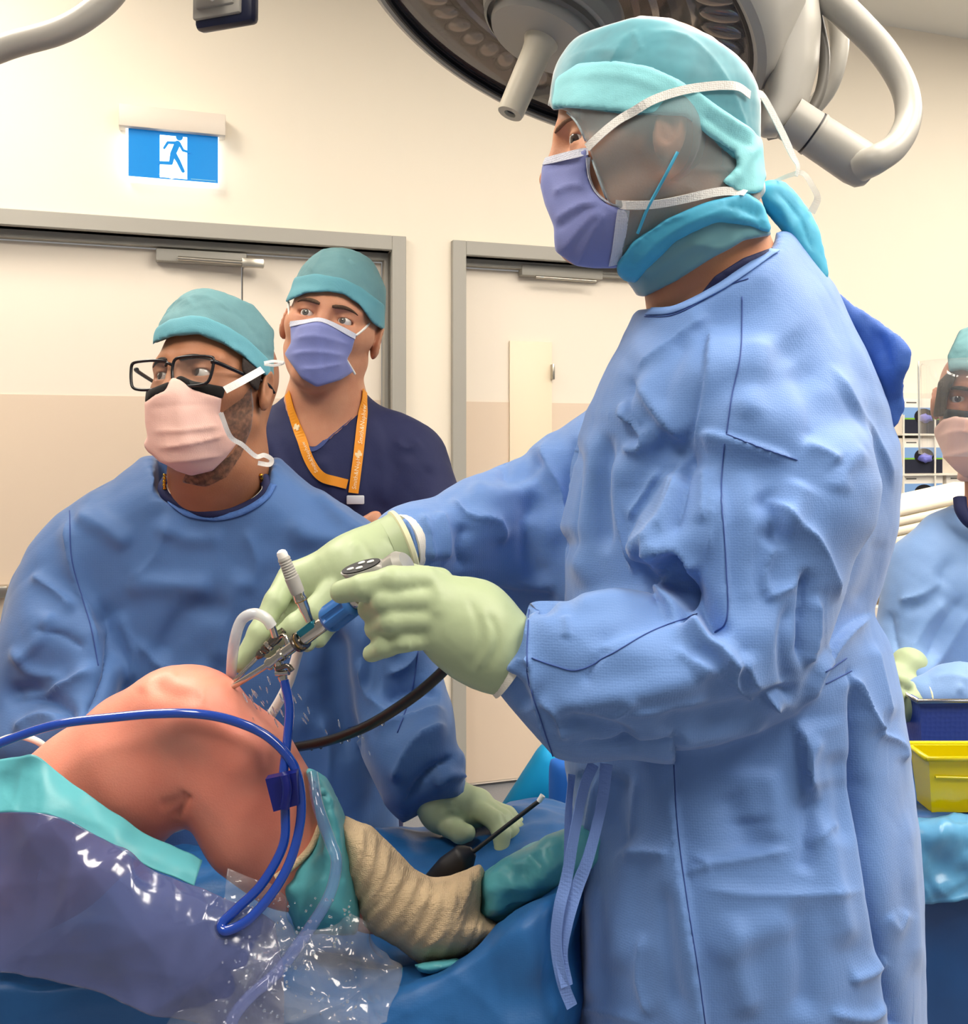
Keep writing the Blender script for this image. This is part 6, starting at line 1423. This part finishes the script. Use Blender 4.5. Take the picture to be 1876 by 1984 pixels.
# ------------------------------------------------------------------ right edge: nurse, instrument table, glove boxes
nu_p = thing('person', 'scrub nurse in blue gown with face shield and pink mask at the right edge', 'person', (P(1960, 0, 1.9)[0], 1.9, 0))
fn = unit([-.55, -.83, -.05])
hn_ = Head(P(1894, 772, 1.80)-fn*.094, fn, sc=1.0)
def n_neck(g): return chain(g, [hn_.w(-.025, 0, -.04), P(1945, 930, 1.90), P(1945, 1010, 1.92)], [.056, .060, .075], .03)
nfeet = [(P(1880, 0, 1.9)[0], 1.92), (P(2060, 0, 1.9)[0], 1.92)]
def n_rest(g):
    t = smin(ell(g, P(1960, 1110, 1.93), (.15, .09, .12)), ell(g, P(1960, 1450, 1.93), (.14, .09, .2)), .1)
    t = smin(t, chain(g, [P(1770, 1100, 1.91), P(1755, 1270, 1.88), P(1830, 1360, 1.72)], [.045, .038, .028]), .03)
    t = smin(t, chain(g, [P(2120, 1100, 1.91), P(2110, 1330, 1.86), P(1850, 1350, 1.68), P(1780, 1358, 1.68)], [.045, .038, .030, .026]), .03)
    return smin(t, legs(g, [tuple(P(1890, 1500, 1.92)), tuple(P(2030, 1500, 1.93))], nfeet), .05)
V, Q = person_mesh(hn_, n_neck, n_rest, (.70, 1.60, -.01), (1.28, 2.06, 1.54), .0040)
add('body', V, Q, skin('skin_nurse', (176, 118, 92), (164, 106, 82)), nu_p); shoes(nu_p, nfeet, (-.3, -1))
bN = bvh_of(V, Q); eyes(hn_, nu_p, fn, (60, 44, 36)); brows(hn_, nu_p, bN, (40, 30, 26))
gn = head_grid(hn_, .16, .0036); skn = lambda g: smin(hn_.skull(g), n_neck(g), .03)
on_head('hair', lambda g: hn_.skull(g), .007, [(1846, 712), (1818, 740), (1808, 808), (1832, 806), (1838, 765), (1852, 732)], mat('hair_dark', (40, 30, 26)), grid=gn, par=nu_p)
on_head('cap', puff(hn_), .009, [(1840, 722), (1862, 716), (1900, 724), (1950, 745), (1990, 790), (2040, 700), (1960, 600), (1860, 640), (1836, 690)], M_capcloth, grid=gn, par=nu_p, crum=1)
bn_ = mask_base(hn_, skn)
mkN, bMN = on_head('face_mask', bn_, .010, [(1828, 812), (1850, 806), (1876, 808), (1940, 815), (1960, 880), (1930, 950), (1880, 962), (1850, 955), (1830, 930), (1812, 890), (1806, 850), (1812, 828)], M_pink,
    [([(1812, 850), (1850, 836), (1890, 836)], 'r', 3, 5, 9), ([(1812, 890), (1850, 880), (1890, 870)], 'r', 3.5, 5, 10), ([(1830, 925), (1860, 925), (1900, 910)], 'r', 3, 5, 9)], grid=gn, par=nu_p)
on_head('mask_foam', bn_, .0085, [(1826, 815), (1832, 792), (1880, 797), (1945, 800), (1945, 825), (1880, 814), (1850, 808)], M_foam, grid=gn, par=mkN)
sh = thing('face_shield', 'clear plastic face shield worn by the scrub nurse', 'face shield', hn_.w(.12, 0, -.08))
rows = []
for c in (.075, .03, -.02, -.07, -.105):
    rows.append([hn_.w((.145 if c < .05 else .125)*math.cos(t)-.01, .115*math.sin(t), c) for t in np.linspace(-1.25, 1.25, 9)])
sheet('visor', [np.array(r) for r in rows], film('visor_clear', (225, 230, 232), 0.06, rough=.03), sh, nu=4, nv=4, th=.0006)
V, Fc = strip_vf(spline(np.array([hn_.w(.145*math.cos(-1.25)-.01, .115*math.sin(-1.25), c) for c in (.075, .0, -.105)]), 6), np.tile([-1., -.2, 0], (13, 1)), .004, .001); add('visor_edge', V, Fc, mat('visor_edge', (226, 228, 222), rough=.2), sh)
def gownN(g):
    t = inflate(g, [(1868, 965), (1830, 985), (1795, 1000), (1755, 1040), (1730, 1095), (1712, 1150), (1703, 1210), (1722, 1300), (1745, 1420), (1745, 1900), (2180, 1900), (2180, 1400), (2190, 1150), (2120, 1020), (2040, 985), (1990, 965)], 1.93, field_lerp(g, [(1940, 980, .085), (1940, 1200, .12), (1940, 1700, .12)]), .08)
    a = chain(g, [P(2120, 1110, 1.91), P(2110, 1330, 1.86), P(1860, 1352, 1.69), P(1796, 1356, 1.685)], [.062, .058, .052, .042], .03)
    b = chain(g, [P(1775, 1100, 1.91), P(1752, 1260, 1.87), P(1770, 1310, 1.80)], [.060, .050, .04], .03)
    d = smin(smin(t, a, .02), b, .02)
    nk = np.maximum(poly_m(g, [(1852, 800), (1856, 985), (1872, 1012), (1930, 1035), (1985, 1010), (2000, 980), (2000, 800)]), g.Y-1.93)
    return smax(d, -nk, .006)
V, Q = mesh_of(Grid((.68, 1.58, .55), (1.30, 2.08, 1.28), .0095), gownN, 1, 2)
V = creases(V, Q, [([(1735, 1165), (1790, 1150), (1830, 1120)], 'r', 8, 10, 12), ([(1735, 1180), (1800, 1165), (1850, 1070)], 'g', -6, 14, 14), ([(1760, 1270), (1800, 1200), (1840, 1160)], 'r', 8, 12, 14), ([(1790, 1290), (1830, 1210), (1870, 1150)], 'r', -8, 12, 12), ([(1800, 1300), (1850, 1230), (1880, 1180)], 'r', 8, 10, 12), ([(1720, 1180), (1735, 1240), (1750, 1300)], 'r', -8, 10, 10), ([(1800, 1320), (1840, 1310), (1880, 1320)], 'r', 6, 9, 9), ([(1840, 1370), (1850, 1340), (1870, 1330)], 'r', 7, 8, 10)])
V = crumple(V, Q, 3.0, 13, 41, 3)
gwN = add('gown', V, Q, mat('gown_blue_pale', (112, 146, 194), rough=0.6, weave=(300, .15), bump=(12, .25, 4), sheen=.2), nu_p)
tube('scrub_collar', Pm([(1860, 965, 1.84), (1864, 990, 1.83), (1885, 1015, 1.825), (1930, 1030, 1.82)]), .012, M_scrub, nu_p, n=6)
hand('glove', [[(1762, 1352, 1.68, .013), (1738, 1345, 1.66, .012), (1715, 1345, 1.65, .010)], [(1762, 1362, 1.68, .013), (1735, 1362, 1.66, .012), (1710, 1365, 1.65, .010)], [(1762, 1372, 1.68, .013), (1736, 1376, 1.66, .012), (1712, 1380, 1.65, .010)], [(1764, 1384, 1.68, .012), (1740, 1390, 1.66, .011), (1720, 1394, 1.65, .009)], [(1768, 1340, 1.69, .014), (1748, 1322, 1.67, .012), (1730, 1312, 1.66, .010)]],
     [[(1790, 1356, 1.685, .036), (1768, 1362, 1.68, .030)]], nu_p, h=.0045)
hand('glove', [[(1752, 1300, 1.78, .013), (1745, 1330, 1.76, .012), (1740, 1350, 1.75, .010)], [(1742, 1300, 1.78, .013), (1732, 1330, 1.76, .012), (1726, 1350, 1.75, .010)], [(1734, 1298, 1.78, .013), (1722, 1326, 1.76, .012), (1716, 1344, 1.75, .010)], [(1728, 1294, 1.78, .012), (1714, 1318, 1.77, .011), (1708, 1334, 1.76, .009)], [(1762, 1305, 1.78, .013), (1768, 1328, 1.76, .012), (1766, 1345, 1.75, .010)]],
     [[(1762, 1290, 1.80, .034), (1750, 1305, 1.79, .026)]], nu_p, h=.0045)
lathe('cuff_roll', P(1784, 1356, 1.683), unit(P(1796, 1356, 1.685)-P(1770, 1356, 1.682)), [(-.002, .036), (.0, .0385), (.003, .0385), (.005, .036)], mat('cuff_roll', (220, 218, 178)), nu_p, seg=32, cap=False)

# ---- instrument table with drape, basket and yellow tub
itb = thing('instrument_table', 'draped instrument table at the right edge, frame mostly hidden', 'table', (.95, 1.62, 0))
box('table_top', (1.02, 1.64, .70), (.86, .40, .03), M_steel, itb)
for sx in (.64, 1.40):
    for sy in (1.47, 1.81): tube('leg', [(sx, sy, .70), (sx, sy, .0)], .014, M_steel, itb, smooth_path=False)
sheet('table_drape', [np.array([(x, 1.87, .745) for x in (.56, .75, .95, 1.15, 1.35, 1.48)]), np.array([(x, 1.65, .74) for x in (.56, .75, .95, 1.15, 1.35, 1.48)]), np.array([(x, 1.47, .742) for x in (.56, .75, .95, 1.15, 1.35, 1.48)]), np.array([(x, 1.425, .70) for x in (.56, .75, .95, 1.15, 1.35, 1.48)]),
    np.array([(x, 1.41+.012*math.sin(i*2.3), .55) for i, x in enumerate((.56, .75, .95, 1.15, 1.35, 1.48))]), np.array([(x, 1.41+.03*math.sin(i*2.3), .12) for i, x in enumerate((.56, .75, .95, 1.15, 1.35, 1.48))])], mat('drape_blue_dark', (28, 74, 128), rough=.4, bump=(14, .4), noise=(8, .14)), None, nu=12, nv=10, th=.002,
    disp=crump(.012, 12, 13), label='dark blue drape hanging over the instrument table at the right', cat='drape')
sheet('drape_fold', [Pm([(1760, 1592, 1.44), (1800, 1584, 1.44), (1850, 1580, 1.44), (1920, 1576, 1.44), (2000, 1576, 1.44)]), Pm([(1765, 1625, 1.405), (1800, 1612, 1.40), (1850, 1612, 1.398), (1920, 1606, 1.40), (2000, 1605, 1.40)]), Pm([(1768, 1690, 1.395), (1800, 1700, 1.39), (1850, 1695, 1.388), (1920, 1690, 1.39), (2000, 1690, 1.39)]), Pm([(1770, 1745, 1.392), (1800, 1752, 1.388), (1850, 1742, 1.386), (1920, 1735, 1.388), (2000, 1735, 1.388)])],
    mat('drape_blue_pale', (86, 146, 186), rough=.28, bump=(18, .5)), None, nu=10, nv=8, th=.0015, disp=crump(.012, 22, 15), label='pale blue plastic cuff folded over the front of the instrument table', cat='drape')
def tub(name, label, cat, x0, x1, y0, y1, z0, z1, t, m, taper=.02, par=None, rim=None):
    o = thing(name, label, cat, ((x0+x1)/2, (y0+y1)/2, z0))
    def ringv(ix, z, e): return [(x0+ix+e, y0+ix+e, z), (x1-ix-e, y0+ix+e, z), (x1-ix-e, y1-ix-e, z), (x0+ix+e, y1-ix-e, z)]
    V = ringv(taper, z0, 0)+ringv(0, z1, 0)+ringv(0, z1, t)+ringv(taper, z0+t, t)
    Fc = [(0, 1, 2, 3)[::-1]]+[(k*4+i, k*4+(i+1) % 4, k*4+4+(i+1) % 4, k*4+4+i) for k in range(3) for i in range(4)]+[(12, 13, 14, 15)]
    add('tub_wall', V, Fc, m, o, smooth=False)
    r = ringv(-.006, z1, 0); V, F2 = tube_vf(np.array(r+[r[0]]), .004, 8); add('rim', V, F2, rim or m, o)
    return o
M_yel = mat('yellow_plastic', (232, 214, 0), rough=.18, trans=.25, spec=.6, coat=.4)
ty = tub('sharps_tub', 'glossy yellow plastic tub on the instrument table', 'tub', .66, 1.02, 1.455, 1.52, .748, .832, .003, M_yel, .008)
tube('moulded_ring', [np.array([.78+.024*math.cos(a), 1.4575, .80+.024*math.sin(a)]) for a in np.linspace(0, 6.283, 25)], .0018, M_yel, ty, smooth_path=False)
tube('moulded_rib', [(.67, 1.4555, .803), (.85, 1.4555, .798), (1.01, 1.4555, .803)], .002, M_yel, ty)
bk = tub('instrument_basket', 'blue instrument basket with bright steel rim in front of the nurse', 'basket', .72, 1.30, 1.62, 1.84, .75, .875, .004, mat('basket_blue', (52, 74, 158), rough=.5, weave=(120, .5)), .01, rim=M_steel)
# ---- glove boxes on the wall rack
ru0 = wall_uz(1745, 900)[0]-.085
rack = thing('glove_rack', 'white wire rack holding glove boxes on the wall beside the nurse', 'rack', wpt(ru0+.2, 1.05))
zt = wall_uz(1780, 762)[1]; zb_ = wall_uz(1780, 985)[1]
wbox('back_plate', ru0-.01, ru0+.46, zb_, zt, 0.0, .006, M_plastic, rack)
for q in (0.0, .165, .40): tube('wire', [wpt(ru0+q, zb_-.02, .115), wpt(ru0+q, zt-.10, .115)], .004, mat('rack_white', (236, 230, 216), rough=.4), rack, smooth_path=False)
for i, y in enumerate((842, 917, 985)): z = wall_uz(1780, y)[1]; wbox('shelf', ru0-.01, ru0+.46, z-.006, z, .006, .12, mat('rack_white', (236, 230, 216)), rack)
M_box = mat('box_white', (246, 238, 226), rough=.5); M_bk = mat('box_black', (34, 36, 52), rough=.5); M_bg = mat('box_green', (128, 186, 62), rough=.5); M_bb = mat('box_blue', (126, 164, 214), rough=.5); M_pg = mat('glove_purple', (120, 122, 206), rough=.5, bump=(30, .4))
specs = [(0, 842, 'top'), (0, 917, 'middle'), (0, 985, 'bottom'), (1, 985, 'bottom right')]
for c, yb, wh in specs:
    u0 = ru0+.005+c*.235; z0 = wall_uz(1780, yb)[1]; hgt = .122
    gb = thing('glove_box', 'white, blue and black glove box, %s one in the wall rack' % wh, 'box', wpt(u0+.1, z0, .06), group='glove boxes in the rack')
    wbox('carton', u0, u0+.215, z0+.001, z0+hgt+.03, .008, .10, M_box, gb)
    wbox('black_panel', u0+.002, u0+.213, z0+.003, z0+.062, .10, .1008, M_bk, gb)
    wbox('green_line', u0+.002, u0+.213, z0+.062, z0+.069, .10, .1008, M_bg, gb)
    wbox('blue_panel', u0+.002, u0+.213, z0+.069, z0+.113, .10, .1008, M_bb, gb)
    wbox('print_line', u0+.022, u0+.075, z0+hgt+.009, z0+hgt+.014, .10, .1006, mat('print_grey', (90, 88, 84)), gb)
    o = wpt(u0+.115, z0+.075, .1009); a = np.linspace(0, 2*np.pi, 24, endpoint=False)
    plate('opening', [(.052*math.cos(t), .034*math.sin(t)) for t in a], o, WU, WZ, -.0008, mat('box_opening', (16, 14, 18)), gb)
    tv = iv*np.array([.040, .024, .022]); V, Q = tv@WAX+wpt(u0+.115, z0+.068 if yb < 980 else z0+.052, .106), if_
    bm = bmesh.new(); vs = [bm.verts.new(v) for v in V.tolist()]; [bm.faces.new([vs[i] for i in f]) for f in Q]; bmesh.ops.subdivide_edges(bm, edges=bm.edges[:], cuts=2, use_grid_fill=True)
    for v in bm.verts: v.co += Vector(rng.normal(size=3)*.0022)
    bm.verts.index_update(); V = np.array([v.co[:] for v in bm.verts]); Fq = [[v.index for v in f.verts] for f in bm.faces]; bm.free(); add('glove_tuft', V, Fq, M_pg, gb)
# ---- stack of folded cream linen on a trolley
tr = thing('linen_trolley', 'low white trolley under the folded cream linen', 'trolley', (1.12, 2.62, 0))
box('shelf', (1.14, 2.62, .88), (.36, .36, .03), M_plastic, tr)
for sx in (.98, 1.30):
    for sy in (2.46, 2.78): tube('post', [(sx, sy, .88), (sx, sy, 0)], .012, M_alu, tr, smooth_path=False)
M_lin = mat('linen_cream', (240, 226, 200), rough=.85, bump=(60, .3))
ls = thing('linen_stack', 'slanted stack of folded cream linen behind the surgeon\'s back', 'linen', (1.14, 2.60, .90))
for i in range(9):
    V, Fc = box_vf((0, 0, 0), (.30, .26, .024), None, bev=.009, seg=2); c, s = math.cos(-.35), math.sin(-.35)
    V = np.stack([V[:, 0], V[:, 1], V[:, 2]+V[:, 0]*.22], 1)+np.array([1.10+i*.008, 2.60, .952+i*.0255]); add('folded_sheet', V, Fc, M_lin, ls, sharp=50)
